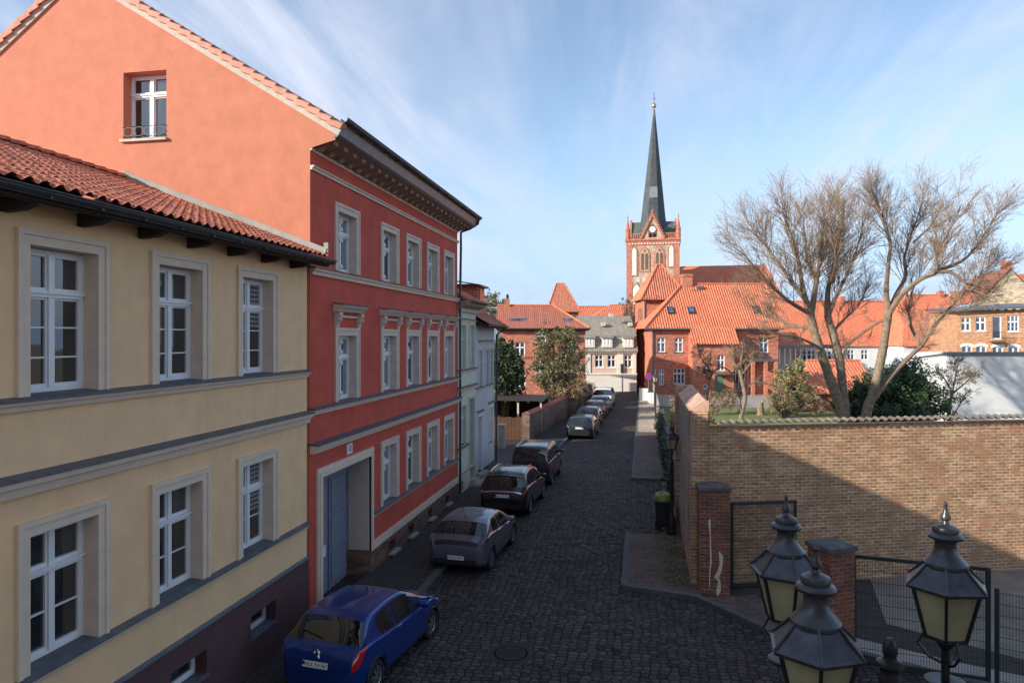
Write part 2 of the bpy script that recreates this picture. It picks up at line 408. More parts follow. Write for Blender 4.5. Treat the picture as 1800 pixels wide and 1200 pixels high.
def surround_mesh(w, h, t=.2, dep=.26, proud=.05, cap=0):   # w,h opening; frame moulding in two steps and the reveal
    b = MB(); W = w / 2
    for (i, p) in ((0, proud), (.07, proud * .55)):
        o = t - i * 1.0; inn = 0 if i else t - .07
        xa, xb = W + inn, W + o
        b.box(-xb, -xa, -p, .0, 0, h + inn); b.box(xa, xb, -p, .0, 0, h + inn); b.box(-xb, xb, -p, .0, h + inn, h + o)
    y0 = 0.001
    b.mesh([(-W, y0, 0), (-W, y0, h), (-W, dep, h), (-W, dep, 0)], [(0, 1, 2, 3)]); b.mesh([(W, y0, 0), (W, dep, 0), (W, dep, h), (W, y0, h)], [(0, 1, 2, 3)])
    b.mesh([(-W, y0, h), (W, y0, h), (W, dep, h), (-W, dep, h)], [(0, 1, 2, 3)])
    return b

def tiles(poly, pitch=.22, amp=.03, sub=4, rows=None, thick=0):
    """pantile surface over a convex plane polygon; channels run down the slope"""
    P = [Vector(p) for p in poly]
    n = (P[1] - P[0]).cross(P[2] - P[0]).normalized()
    if n.z < 0: n = -n
    t = Vector((0, 0, 1)).cross(n).normalized(); b = n.cross(t)
    o = P[0]; Q = [((p - o).dot(t), (p - o).dot(b)) for p in P]
    u0 = min(q[0] for q in Q); u1 = max(q[0] for q in Q)
    N = max(2, int((u1 - u0) / pitch * sub)); mb = MB()
    def span(u):
        vs = []
        for (a, c), (d, e) in zip(Q, Q[1:] + Q[:1]):
            if min(a, d) - 1e-9 <= u <= max(a, d) + 1e-9 and abs(a - d) > 1e-9: vs.append(c + (e - c) * (u - a) / (d - a))
        return (min(vs), max(vs)) if vs else (0, 0)
    lines = []
    vmin = min(q[1] for q in Q)
    for i in range(N + 1):
        u = u0 + (u1 - u0) * i / N; uu = min(max(u, u0 + 1e-4), u1 - 1e-4)
        a, c = span(uu)
        ph = (u / pitch) % 1
        h = amp * (math.sin(2 * math.pi * ph) * .75 + (.4 if ph < .5 else -.1))
        lines.append((u, a, c, h))
    if not rows:
        mb.grid([[o + t * u + b * a + n * h, o + t * u + b * c + n * h] for u, a, c, h in lines])
    else:
        vmax = max(q[1] for q in Q); v = vmin; rr = []
        while v < vmax:
            rr += [(v, 1.0), (min(v + rows * .97, vmax), 0.0)]; v += rows
        mb.grid([[o + t * u + b * min(max(v, a), c) + n * (h + k * amp * .8) for v, k in rr] for u, a, c, h in lines])
    return mb
# ------------------------------------------------------------------ ground, roads, pavements
g = MB(); g.poly([(-400, -80, -.02), (400, -80, -.02), (400, 900, -.02), (-400, 900, -.02)]); struct('ground', g, 'soil')
g = MB(); N = 60
g.poly([(-9, -12, 0), (14, -12, 0), (14, 14, 0), (6.1, 14.9, 0), (2.9, 16.6, 0), (1.5, 18.4, 0), (-.46, 18.9, 0), (-.46, 24, 0), (.9, 24.1, 0), (.9, 33.2, 0), (-.4, 33.3, 0), (-.3, 80, 0), (2, 100, 0), (-9, 100, 0)])
struct('road', g, 'cobble')
# left pavement with kerb
g = MB()
LP = [(-5.75, -12), (-5.6, 19), (-5.3, 28), (-4.75, 45), (-4.65, 72)]
lp_in = [(-7.55, -12), (-7.55, 19), (-7.55, 28), (-7.55, 45), (-5.6, 72)]
for (a, b), (c, d) in zip(zip(LP, LP[1:]), zip(lp_in, lp_in[1:])):
    g.poly([(c[0], c[1], .12), (a[0] - .14, a[1], .12), (b[0] - .14, b[1], .12), (d[0], d[1], .12)])
g.poly([(-13, 35.8, .116), (-7.5, 35.8, .116), (-7.5, 45, .116), (-13, 45, .116)])
g.poly([(-7.55, -12, -.01), (-7.55, 72, -.01), (-7.55, 72, .12), (-7.55, -12, .12)])
struct('pavement', g, 'mosaic')
def kerb(name, pts, z=.125, w=.15):
    g = MB()
    for a, b in zip(pts, pts[1:]):
        A = Vector((*a, 0)); B = Vector((*b, 0)); L = (B - A).length; n = max(1, int(L / 1.0)); d = (B - A) / n
        for k in range(n):
            p = A + d * (k + .006); q = A + d * (k + .994)
            g.bar(p + Vector((0, 0, z / 2 - .02)), q + Vector((0, 0, z / 2 - .02 + random.uniform(-.004, .004))), w, z + .04)
    return struct(name, g, 'kerb')
random.seed(4)
kerb('kerb', [(x - .07, y) for x, y in LP])
# right pavements
g = MB(); g.poly([(-.46, 18.95, .10), (1.5, 18.45, .10), (1.5, 23.9, .10), (-.46, 23.9, .10)]); struct('pavement', g, 'slab')
kerb('kerb', [(-.46, 24), (-.46, 18.9), (1.4, 18.45), (2.9, 16.6), (6.1, 14.9), (13, 12.2)], .11, .17)
g = MB(); g.poly([(-.36, 33.4, .10), (1.1, 33.4, .10), (1.12, 49.5, .10), (-.32, 49.5, .10)]); struct('pavement', g, 'slab')
g = MB(); g.poly([(-.32, 49.5, .10), (1.12, 49.5, .10), (1.15, 80, .10), (-.25, 80, .10)]); struct('pavement', g, 'slabsunlit')  # stretch past the shadow edge, its sunlight painted in by the paler slab
kerb('kerb', [(.9, 33.3), (-.4, 33.3), (-.3, 80)], .11, .15)
g = MB(); g.poly([(1.5, 18.45, .06), (2.9, 16.65, .06), (3.6, 16.25, .06), (2.9, 18.9, .06)]); struct('pavement', g, 'slab')
g = MB(); g.poly([(3.6, 16.25, .06), (6.1, 14.95, .06), (13, 12.25, .06), (12.6, 11.1, .06), (6.6, 13.7, .06), (4.2, 14.7, .06)]) if 0 else g.poly([(3.6, 16.25, .06), (6.1, 14.95, .06), (13, 12.25, .06), (13.3, 13.0, .06), (6.4, 15.7, .06), (4.0, 16.9, .06)]); g.poly([(3.6, 16.25, .06), (6.1, 14.95, .06), (13, 12.25, .06), (13.3, 13.2, .06), (6.3, 15.6, .06), (3.7, 16.6, .06)][::-1]) if 0 else None; struct('pavement', g, 'concrete')
g = MB(); g.poly([(1.75, 18.3, .02), (2.95, 16.75, .02), (6.15, 15.05, .02), (13.2, 12.4, .02), (22, 14, .02), (22, 26, .02), (11, 22.6, .02), (1.3, 19.4, .02)]); struct('driveway', g, 'asphalt')
g = MB(); g.poly([(5.6, 17.6, .03), (9.2, 15.2, .03), (20, 16, .03), (20, 25.5, .03), (10.7, 22.4, .03), (6.2, 20.8, .03)]); struct('yard_surface', g, 'yard')
g = MB(); g.lathe([(.33, 0), (.33, .012), (.30, .018), (0.01, .018)], 32, (-2.73, 14.57, 0))
for k in range(8):
    a = k * math.pi / 4; g.bar((-2.73 + .07 * math.cos(a), 14.57 + .07 * math.sin(a), .02), (-2.73 + .27 * math.cos(a), 14.57 + .27 * math.sin(a), .02), .03, .01)
g.lathe([(.47, .0), (.47, .008), (.36, .008), (.36, 0)], 32, (-2.73, 14.57, 0))
tag(g.build('manhole_cover', 'manhole'), 'round iron manhole cover set in the cobbled road beside the blue car', 'manhole cover')
# stuff: weeds by the right wall
def leaves(mb, c, rad, n, size, flat=.0, rnd=random):
    c = Vector(c)
    for _ in range(n):
        d = Vector((rnd.gauss(0, 1), rnd.gauss(0, 1), rnd.gauss(0, 1))); d.normalize(); r = rnd.random() ** .45
        p = c + Vector((d.x * rad[0], d.y * rad[1], d.z * rad[2])) * r
        a = Vector((rnd.uniform(-1, 1), rnd.uniform(-1, 1), rnd.uniform(-1, 1))).normalized(); b = a.orthogonal().normalized()
        s = size * rnd.uniform(.6, 1.3)
        mb.poly([p - a * s, p + b * s * .5, p + a * s, p - b * s * .5])
random.seed(8); g = MB()
for k in range(46):
    x = random.uniform(.55, 1.25); y = random.uniform(19, 24.5); leaves(g, (x, y, .16), (.15, .18, .1), 26, .035)
tag(g.build('weeds', 'olive'), 'low weeds and moss along the foot of the side wall', 'weeds', kind='stuff')

random.seed(21); g = MB()
for k in range(900):
    x, y = random.choice([(-5.55 + random.random() ** 2 * .5, random.uniform(9, 44)), (-.55 - random.random() ** 2 * .5, random.uniform(17.5, 48)), (random.uniform(-.3, 1.2), random.uniform(18.8, 33)), (random.uniform(-6.9, -5.7), random.uniform(10, 44)), (random.uniform(-5, 5), random.uniform(12, 40))])
    z = .135 if (x < -5.7 or (x > -.4 and (19 < y < 23.9 or y > 33.4))) else .012
    a = random.uniform(0, 6.28); s = random.uniform(.02, .045); c, q = math.cos(a) * s, math.sin(a) * s
    g.poly([(x - c, y - q, z), (x + q * .5, y - c * .5, z + .012), (x + c, y + q, z + .004), (x - q * .5, y + c * .5, z + .01)])
tag(g.build('fallen_leaves', 'litter'), 'small dead leaves scattered on the cobbles and along the kerbs', 'leaves', kind='stuff')

# ------------------------------------------------------------------ red house
FX = -7.5; G90 = R(90)
def prism_y(mb, prof, y0, y1):   # profile in (x,z)
    mb.prism([(x, 0, z) for x, z in prof], (0, y0, 0), (0, y1, 0))
def prism_x(mb, prof, x0, x1):   # profile in (y,z)
    mb.prism([(0, y, z) for y, z in prof], (x0, 0, 0), (x1, 0, 0))
ROTF = Matrix.Translation((FX, 0, 0)) @ Matrix.Rotation(G90, 4, 'Z')   # facade frame: local x -> +Y, local -y -> +X

Rh = thing('red_house', 'tall salmon red rendered house with white windows and a gateway, beside the ochre house', 'house', (FX, 14.98, 0))
RY0, RY1, RT = 14.98, 28.06, 11.42
wy = [17.03, 20.13, 22.35, 24.57, 26.74]; ow = 1.13
holes = []
for k, y in enumerate(wy):
    holes += [(y - ow / 2, y + ow / 2, 8.36, 9.86), (y - ow / 2, y + ow / 2, 5.08, 6.73)]
    if k: holes.append((y - ow / 2, y + ow / 2, 1.74, 3.44))
holes.append((15.5, 18.55, 0, 3.38)); holes.append((18.55, RY1, 0, .69))
w = MB(); w.wall(RY0, RY1, .0, RT, [(a, b, c, d) for a, b, c, d in holes if 1], 0, .02, False); w.xf(ROTF)
w.build('facade', 'redwall', Rh)
w = MB()      # gable wall with window opening, gable top, far gable, back
gh = (-12.37, -11.2, 11.46, 13.1)
w.wall(-19.7, FX, 0, 10.9, [], RY0, .2, False)
rk = lambda x: 11.32 + .6225 * (-6.87 - x) if x > -13.6 else 11.32 + .6225 * 6.73 - .74 * (-13.6 - x)
w.poly([(-19.7, RY0, 10.9), (gh[0], RY0, 10.9), (gh[0], RY0, rk(gh[0])), (-13.6, RY0, rk(-13.6)), (-19.7, RY0, rk(-19.7))])
w.poly([(gh[0], RY0, 10.9), (gh[1], RY0, 10.9), (gh[1], RY0, gh[2]), (gh[0], RY0, gh[2])])
w.poly([(gh[0], RY0, gh[3]), (gh[1], RY0, gh[3]), (gh[1], RY0, rk(gh[1])), (gh[0], RY0, rk(gh[0]))])
w.poly([(gh[1], RY0, 10.9), (FX, RY0, 10.9), (FX, RY0, rk(FX)), (gh[1], RY0, rk(gh[1]))])
w.poly([(FX, RY0, 11.04), (FX + .62, RY0, 11.20), (FX + .62, RY0, rk(FX + .62)), (FX, RY0, rk(FX))])
for (x, z0, z1) in ((gh[0], gh[2], gh[3]), (gh[1], gh[2], gh[3])): w.poly([(x, RY0, z0), (x, RY0 + .34, z0), (x, RY0 + .34, z1), (x, RY0, z1)])
for z in gh[2:]: w.poly([(gh[0], RY0, z), (gh[1], RY0, z), (gh[1], RY0 + .34, z), (gh[0], RY0 + .34, z)])
w.build('gable_wall', 'gable', Rh)
w = MB(); w.poly([(FX, RY1, 0), (-19.7, RY1, 0), (-19.7, RY1, rk(-19.7)), (-13.6, RY1, rk(-13.6)), (FX, RY1, rk(FX))]); w.poly([(-19.7, RY1, 0), (-19.7, RY0, 0), (-19.7, RY0, rk(-19.7)), (-19.7, RY1, rk(-19.7))])
w.build('rear_wall', 'redwall', Rh)
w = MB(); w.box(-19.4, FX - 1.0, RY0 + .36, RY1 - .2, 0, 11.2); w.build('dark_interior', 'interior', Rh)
# windows, surrounds
f, gl = window_mesh(ow, 1.5, .66, (0, 0), curve=True); wm3, gm3 = f.me('window', mt['white']), gl.me('pane', mt['glass'])
f, gl = window_mesh(ow, 1.65, .66, (0, 0), curve=True); wm2, gm2 = f.me('window', mt['white']), gl.me('pane', mt['glass'])
f, gl = window_mesh(ow, 1.70, .66, (0, 0), curve=True); wm1, gm1 = f.me('window', mt['white']), gl.me('pane', mt['glass'])
sm3 = surround_mesh(ow, 1.5).me('window_surround', mt['trimgrey']); sm2 = surround_mesh(ow, 1.65).me('window_surround', mt['trimgrey']); sm1 = surround_mesh(ow, 1.70).me('window_surround', mt['trimgrey'])
hood = MB()
W = .78
hood.prism([(0, 0, .38), (0, -.12, .40), (0, -.17, .46), (0, -.24, .52), (0, -.26, .56), (0, 0, .60)], (-W - .06, 0, 0), (W + .06, 0, 0))
hood.prism([(0, 0, .26), (0, -.05, .26), (0, -.05, .31), (0, 0, .31)], (-W + .2, 0, 0), (W - .2, 0, 0))
for sx in (-1, 1):
    x0 = sx * (W - .1)
    hood.prism([(0, 0, 0), (0, -.05, 0), (0, -.07, .08), (0, -.12, .16), (0, -.10, .24), (0, -.16, .30), (0, -.15, .38), (0, 0, .38)], (x0 - .085, 0, 0), (x0 + .085, 0, 0))
    hood.lathe([(.01, -.05), (.05, -.03), (.06, 0), (.05, .03), (.01, .05)], 8, (x0, -.13, .2))
hm = hood.me('window_hood', mt['trimgrey'])
lead = MB(); lead.prism([(0, .0, .605), (0, -.28, .565), (0, -.28, .58), (0, 0, .63)], (-W - .08, 0, 0), (W + .08, 0, 0)); lm = lead.me('hood_flashing', mt['slate'])
ins = -.27
for k, y in enumerate(wy):
    put_window(Rh, wm3, gm3, (FX - .2, y, 8.36), G90); place('window_surround', sm3, Rh, (FX, y, 8.36), G90)
    put_window(Rh, wm2, gm2, (FX - .2, y, 5.08), G90); place('window_surround', sm2, Rh, (FX, y, 5.08), G90)
    h = place('window_hood', hm, Rh, (FX + .002, y, 6.93), G90); place('hood_flashing', lm, h, (0, 0, 0))
    if k: put_window(Rh, wm1, gm1, (FX - .2, y, 1.74), G90); place('window_surround', sm1, Rh, (FX, y, 1.74), G90)
for k, (y, z, h_) in enumerate([(wy[0], 8.36, 1.5), (wy[2], 8.36, 1.5), (wy[3], 8.36, 1.5), (wy[0], 5.08, 1.65), (wy[1], 5.08, 1.65), (wy[4], 5.08, 1.65), (wy[1], 1.74, 1.7), (wy[3], 1.74, 1.7)]):
    m = MB(); x0 = FX - .2405
    for a, b in ((-.48, -.2 - .04 * (k % 3)), (.22 + .05 * (k % 2), .48)): m.poly([(x0, y + a, z + .1), (x0, y + b * .9 if a < 0 else y + b, z + .1), (x0, y + b, z + h_ - .08), (x0, y + a, z + h_ - .08)])
    m.build('curtain', 'curtain', Rh)
# sill courses and bands (beige moulding with slate cover)
def course(parent, y0, y1, z, x=FX, d=.13, h=.13, mat='trim', cover=True, cin=.26):
    m = MB(); prism_y(m, [(x, z - h), (x + d * .45, z - h), (x + d * .6, z - h * .5), (x + d * .9, z - h * .4), (x + d, z - .012), (x, z - .012)], y0, y1); o = m.build('string_course', mat, parent)
    if cover:
        m = MB(); prism_y(m, [(x - cin, z - .012), (x + d + .02, z - .012), (x + d + .02, z + .012), (x, z + .045), (x - cin, z + .06)], y0 - .01, y1 + .01); m.build('sill_flashing', 'slate', parent)
    return o
course(Rh, RY0, RY1, 8.30, h=.16); course(Rh, RY0, RY1, 5.02); course(Rh, RY0, RY1, 4.2, h=.2, d=.22); course(Rh, RY0, RY1, 10.66, cover=False, h=.11, d=.1)
course(Rh, 18.8, RY1, 1.68, h=.09, d=.09); course(Rh, RY0, RY1, 11.05, cover=False, h=.06, d=.06)
m = MB(); prism_y(m, [(FX, .70), (FX + .06, .70), (FX + .06, .92), (FX, .92)], 18.75, RY1); m.build('plinth_band', 'trim', Rh)
# brick plinth with cellar openings
pl = MB(); ph = [(20.0, 20.55, .22, .55), (21.75, 22.3, .22, .55), (23.9, 24.4, .22, .55), (26.1, 26.6, .22, .55)]
pl.wall(18.55, RY1, 0, .70, ph, -.05, .35, True); pl.xf(ROTF); pl.build('brick_plinth', 'brickplinth', Rh)
pl = MB()
for a, b, c, d in ph: pl.box(a - .06, b + .06, -.22, -.03, c - .06, c)
pl.xf(ROTF); pl.build('cellar_sill', 'concrete', Rh)
# gateway
m = MB(); y0, y1 = 15.5, 18.55; e = .66
m.mesh([(FX, y1, 0.72), (FX, y1, 3.38), (FX - e, y1, 3.38), (FX - e, y1, .72)], [(0, 1, 2, 3)]); m.mesh([(FX, y0, 0), (FX, y0, 3.38), (FX - e, y0, 3.38), (FX - e, y0, 0)], [(0, 1, 2, 3)])
m.mesh([(FX, y0, 3.38), (FX, y1, 3.38), (FX - e, y1, 3.38), (FX - e, y0, 3.38)], [(0, 1, 2, 3)]); m.build('gateway_reveal', 'reveal', Rh)
m = MB(); m.box(FX - e, FX + .055, y1 - .06, y1 + .03, 0, .70); m.build('gateway_brick_pier', 'brickplinth', Rh)
m = MB()
for p, q in ((0, .22), (.07, .13)):
    m.box(FX, FX + .05 + p * .4, y0 - q, y0 - p * .0, 0, 3.38 + q); m.box(FX, FX + .05 + p * .4, y1, y1 + q, .7, 3.38 + q); m.box(FX, FX + .05 + p * .4, y0, y1, 3.38, 3.38 + q)
m.box(FX, FX + .11, y0 - .24, y0 + .02, 0, .35); m.build('gateway_surround', 'trim', Rh)
dr = MB(); dx = FX - e
dr.box(dx - .06, dx, y0, y1, 0, 3.38)
for k, (a, b) in enumerate(((15.56, 16.1), (16.16, 17.3), (17.36, 18.5))):
    for z0, z1 in ((.15, .95), (1.05, 1.9), (2.0, 2.9)): dr.box(dx, dx + .03, a + .12, b - .12, z0, z1)
    dr.box(dx, dx + .045, b - .0, b + .06, .0, 3.3)
for k in range(16): dr.box(dx, dx + .012, 15.58, 18.45, .1 + k * .18, .115 + k * .18)
dr.box(dx, dx + .06, 15.5, 18.5, 3.0, 3.1)
D = dr.build('door', 'door', Rh)
hd = MB(); hd.bar((dx + .05, 16.35, 1.2), (dx + .05, 16.6, 1.2), .03); hd.bar((dx, 16.35, 1.2), (dx + .05, 16.35, 1.2), .03); hd.build('handle', 'plastic', D)
hd = MB(); hd.box(dx + .03, dx + .038, 16.75, 17.1, .98, 1.28); hd.build('notice', 'paper', D)
hd = MB(); hd.box(FX, FX + .02, 17.0, 17.34, 3.66, 3.92); hn = hd.build('house_number_plate', 'white', Rh)
o = place('house_number', text_mesh('12', .2, 'ink'), hn, (FX + .024, 17.17, 3.79)); o.rotation_euler = (R(90), 0, R(90)); o.location = Vector((FX + .024, 17.17, 3.79)) - ORG[hn.name]
# cornice: soffit, modillions, fascia, gutter
m = MB(); prism_y(m, [(FX, 11.10), (FX + .62, 11.26), (FX + .62, 11.40), (FX, 11.42)], RY0 + .01, RY1 + .3); m.build('eaves_soffit', 'cornice', Rh)
mod = MB(); mod.prism([(0, 0, 0), (0, -.12, .02), (0, -.2, .1), (0, -.42, .16), (0, -.5, .13), (0, -.52, .22), (0, 0, .22)], (-.1, 0, 0), (.1, 0, 0)); mom = mod.me('cornice_bracket', mt['cornice'])
for k in range(24):
    y = RY0 + .3 + k * (RY1 - RY0 - .5) / 23; place('cornice_bracket', mom, Rh, (FX, y, 11.02), G90)
m = MB(); prism_y(m, [(FX + .58, 11.27), (FX + .66, 11.25), (FX + .72, 11.31), (FX + .80, 11.57), (FX + .72, 11.60), (FX + .58, 11.56)], RY0 - .02, RY1 + .35); m.build('fascia', 'zinc', Rh)
def gutter(parent, x, z, y0, y1, r=.09, mat='darkzinc'):
    m = MB(); pr = [(x + r * math.cos(a), z + r * math.sin(a)) for a in [math.pi + k * math.pi / 8 for k in range(9)]] + [(x + (r - .015) * math.cos(a), z + (r - .015) * math.sin(a)) for a in [2 * math.pi - k * math.pi / 8 for k in range(9)]]
    prism_y(m, pr, y0, y1); m.tube([(x + r, y0, z), (x + r, y1, z)], .016, 6)
    n = int((y1 - y0) / .8)
    for k in range(n): m.box(x - r - .005, x + r + .012, y0 + k * .8 + .3, y0 + k * .8 + .33, z - r - .004, z - r + .02)
    return m.build('gutter', mat, parent)
gutter(Rh, FX + .88, 11.64, RY0 - .1, RY1 + .35)
m = MB(); m.tube([(FX + .86, RY1 + .25, 11.6), (FX + .8, RY1 + .3, 11.4), (FX + .45, RY1 + .3, 11.2), (FX + .1, RY1 + .2, 11.05), (FX + .1, RY1 + .2, 10.4), (FX + .1, RY1 + .08, 8.6), (FX + .1, RY1 + .08, .2)], .05, 8); m.build('downpipe', 'darkzinc', Rh, True)
# roof
zr = lambda x: rk(x) + .30
tiles([(FX + .80, RY0 + .02, zr(FX + .80) + .02), (FX + .80, RY1 + .2, zr(FX + .80) + .02), (-13.6, RY1 + .2, zr(-13.6)), (-13.6, RY0 + .02, zr(-13.6))], rows=.33).build('roof', 'tile', Rh)
tiles([(-13.6, RY0 + .02, zr(-13.6)), (-13.6, RY1 + .2, zr(-13.6)), (-20.2, RY1 + .2, zr(-20.2)), (-20.2, RY0 + .02, zr(-20.2))]).build('roof', 'tile', Rh)
m = MB(); m2 = MB(); m3 = MB()
for (xa, xb) in ((FX + .7, -13.6), (-20.2, -13.6)):
    A = Vector((xa, RY0, rk(xa))); B = Vector((xb, RY0, rk(xb)))
    dn = (B - A).normalized(); up = Vector((0, -1, 0)).cross(dn); up = up if up.z > 0 else -up
    m2.prism([(0, 0, 0) + Vector() if 0 else Vector((0, 0, 0)), Vector((0, -.05, 0)), Vector((0, -.05, 0)) + up * .15, up * .15], A + up * .0, B + up * .0)
    L = (B - A).length; n = int(L / .31)
    for k in range(n):
        p = A + dn * (L * k / n) + up * (.17 + .06); q = A + dn * (L * (k + 1.1) / n) + up * .165
        c = MB(); h = .08
        m.prism([Vector((0, -.12, 0)) - up * .07, Vector((0, -.13, 0)) + up * .05, Vector((0, -.05, 0)) + up * .09, Vector((0, .12, 0)) + up * .06, Vector((0, .12, 0)) - up * .02], p, q)
m.build('verge_tiles', 'verge', Rh); m2.build('verge_mortar', 'mortar', Rh)
# gable window
gw = gh[1] - gh[0]
f, gl = window_mesh(gw, gh[3] - gh[2] - .02, .70, (0, 0)); put_window(Rh, f.me('window', mt['white']), gl.me('pane', mt['glass']), ((gh[0] + gh[1]) / 2, RY0 + .27, gh[2] + .01))
m = MB(); m.box(gh[0] - .05, gh[1] + .03, RY0 - .08, RY0 + .27, gh[2] - .05, gh[2] + .01); m.build('window_sill', 'mortar', Rh)
m = MB(); z0 = gh[2] + .04
m.tube([(gh[0], RY0 - .03, z0 + .27), (gh[1], RY0 - .03, z0 + .27)], .008, 5); m.tube([(gh[0], RY0 - .03, z0 + .03), (gh[1], RY0 - .03, z0 + .03)], .008, 5)
for sgn in (-1, 1):
    for j in range(2):
        cx = (gh[0] + gh[1]) / 2 + sgn * (.14 + .28 * j)
        m.tube([(cx + .13 * math.cos(a), RY0 - .03, z0 + .15 + .11 * math.sin(a)) for a in [k * math.pi / 8 for k in range(17)]], .008, 5)
m.build('window_rail', 'iron', Rh)
f, gl = None, None

# ------------------------------------------------------------------ ochre house
Y0y, Y1y = -1.2, 14.95
Yh = thing('ochre_house', 'ochre rendered house with pantiled roof and slate sills, nearest on the left', 'house', (FX, Y0y, 0))
yw = [3.28, 5.65, 8.02, 10.39, 12.75]; yo = 1.11
holes = []
for y in yw: holes += [(y - yo / 2, y + yo / 2, 5.96, 7.85), (y - yo / 2, y + yo / 2, 2.50, 4.22)]
w = MB(); w.wall(Y0y, 14.82, 1.66, 8.42, holes, 0, .02, False); w.xf(ROTF)
w.box(FX - .25, FX - .13, 14.70, 14.975, 0, 8.42)
w.poly([(FX, 14.82, 0), (FX, 14.82, 8.42), (FX - .2, 14.82, 8.42), (FX - .2, 14.82, 0)])
w.poly([(-19, Y0y, 0), (FX, Y0y, 0), (FX, Y0y, 8.4), (-12.35, Y0y, 10.35), (-19, Y0y, 7.8)])
w.build('facade', 'yellow', Yh)
bh = [(12.45, 13.4, .82, 1.26), (10.1, 11.05, .82, 1.26), (7.6, 8.5, .82, 1.26)]
w = MB(); w.wall(Y0y, 14.84, 0, 1.66, bh, -.03, .3, True); w.xf(ROTF); w.build('plinth', 'plinth', Yh)
m = MB(); prism_y(m, [(FX, 1.66), (FX + .06, 1.655), (FX + .06, 1.675), (FX, 1.72)], Y0y, 14.84); m.build('plinth_flashing', 'slate', Yh)
f, gl = window_mesh(.95, .44, None, (0,), cols=1); wmb, gmb = f.me('cellar_window', mt['white']), gl.me('pane', mt['glass'])
for a, b, c, d in bh:
    o = place('cellar_window', wmb, Yh, (FX - .2, (a + b) / 2, c), G90); place('pane', gmb, o, (0, 0, 0))
    m = MB(); m.box(FX - .24, FX + .06, a - .03, b + .03, c - .04, c + .012); m.build('window_sill', 'slate', Yh)
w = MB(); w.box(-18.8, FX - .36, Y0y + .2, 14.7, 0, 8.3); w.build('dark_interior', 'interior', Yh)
f, gl = window_mesh(yo, 1.86, .69, (2, 0)); a1, a2 = f.me('window', mt['white']), gl.me('pane', mt['glass'])
f, gl = window_mesh(yo, 1.69, .67, (1, 0)); b1, b2 = f.me('window', mt['white']), gl.me('pane', mt['glass'])
s1 = surround_mesh(yo, 1.89, .19).me('window_surround', mt['trim']); s2 = surround_mesh(yo, 1.72, .19).me('window_surround', mt['trim'])
for y in yw:
    put_window(Yh, a1, a2, (FX - .22, y, 5.98), G90); place('window_surround', s1, Yh, (FX, y, 5.96), G90)
    put_window(Yh, b1, b2, (FX - .22, y, 2.52), G90); place('window_surround', s2, Yh, (FX, y, 2.5), G90)
course(Yh, Y0y, 14.80, 5.92); course(Yh, Y0y, 14.80, 4.98, h=.22, d=.2); course(Yh, Y0y, 14.80, 2.46, h=.1, d=.1)
# roller blinds seen through the third column of windows, curtains elsewhere
m = MB()
for (z0, z1) in ((6.9, 7.75), (3.2, 4.1)):
    z = z0
    while z < z1: m.box(FX - .2625, FX - .2605, 12.28, 13.22, z, z + .055); z += .09
m.build('window_blind', 'curtain', Yh)
er = FX + .52; ze = 8.50; rx, rz = -12.35, 10.52; sl = (rz - ze) / (er - rx)
tiles([(er, Y0y, ze), (er, 14.86, ze), (rx, 14.86, rz), (rx, Y0y, rz)], pitch=.225, amp=.032, sub=8, rows=.33).build('roof', 'tile', Yh)
tiles([(rx, Y0y, rz), (rx, 14.86, rz), (-19.5, 14.86, 7.7), (-19.5, Y0y, 7.7)]).build('roof', 'tile', Yh)
m = MB(); k = Y0y
while k < 14.8:
    m.prism([Vector((.13 * math.cos(a), 0, .1 * math.sin(a))) for a in [j * math.pi / 6 for j in range(7)]], (rx, k, rz + .02), (rx, k + .38, rz + .05)); k += .36
m.build('ridge_tiles', 'tile', Yh)
m = MB(); m.bar((er - .1, 14.93, ze + .14), (rx, 14.93, rz + .12), .07, .16); m.bar((er - .15, 14.94, ze + .24), (er - .05, 14.94, ze + .24), .06, .22); m.build('wall_flashing', 'concrete', Yh)
m = MB(); prism_y(m, [(FX - .05, 8.40), (FX + .46, 8.28), (FX + .46, 8.33), (FX - .05, 8.47)], Y0y, 14.9)
y = .1
while y < 14.8: m.prism([Vector((0, 0, 0)), Vector((.46, 0, -.02)), Vector((.42, 0, -.1)), Vector((.28, 0, -.15)), Vector((0, 0, -.17))], (FX, y, 8.36), (FX, y + .12, 8.36)); y += 1.16
m.box(er - .06, er - .01, Y0y, 14.9, 8.30, 8.47); m.build('rafter_tails', 'darkwood', Yh)
gutter(Yh, er + .06, 8.42, Y0y, 14.95, .085)

# ------------------------------------------------------------------ unseen neighbour past the ochre house, added; ridge set to shade lanterns and street
Nh = thing('shade_house', 'unseen beige house added past the ochre house, its ridge set to shade the street', 'house', (FX, -14, 0))
w = MB(); w.box(-17, FX, -16, -1.3, 0, 8.4); w.build('wall', 'cream', Nh)
w = MB(); w.prism([(FX + .4, 0, 8.3), (-12.4, 0, 12.05), (-17.3, 0, 8.3)], (0, -16.2, 0), (0, -1.25, 0)); w.build('roof', 'tileold', Nh)

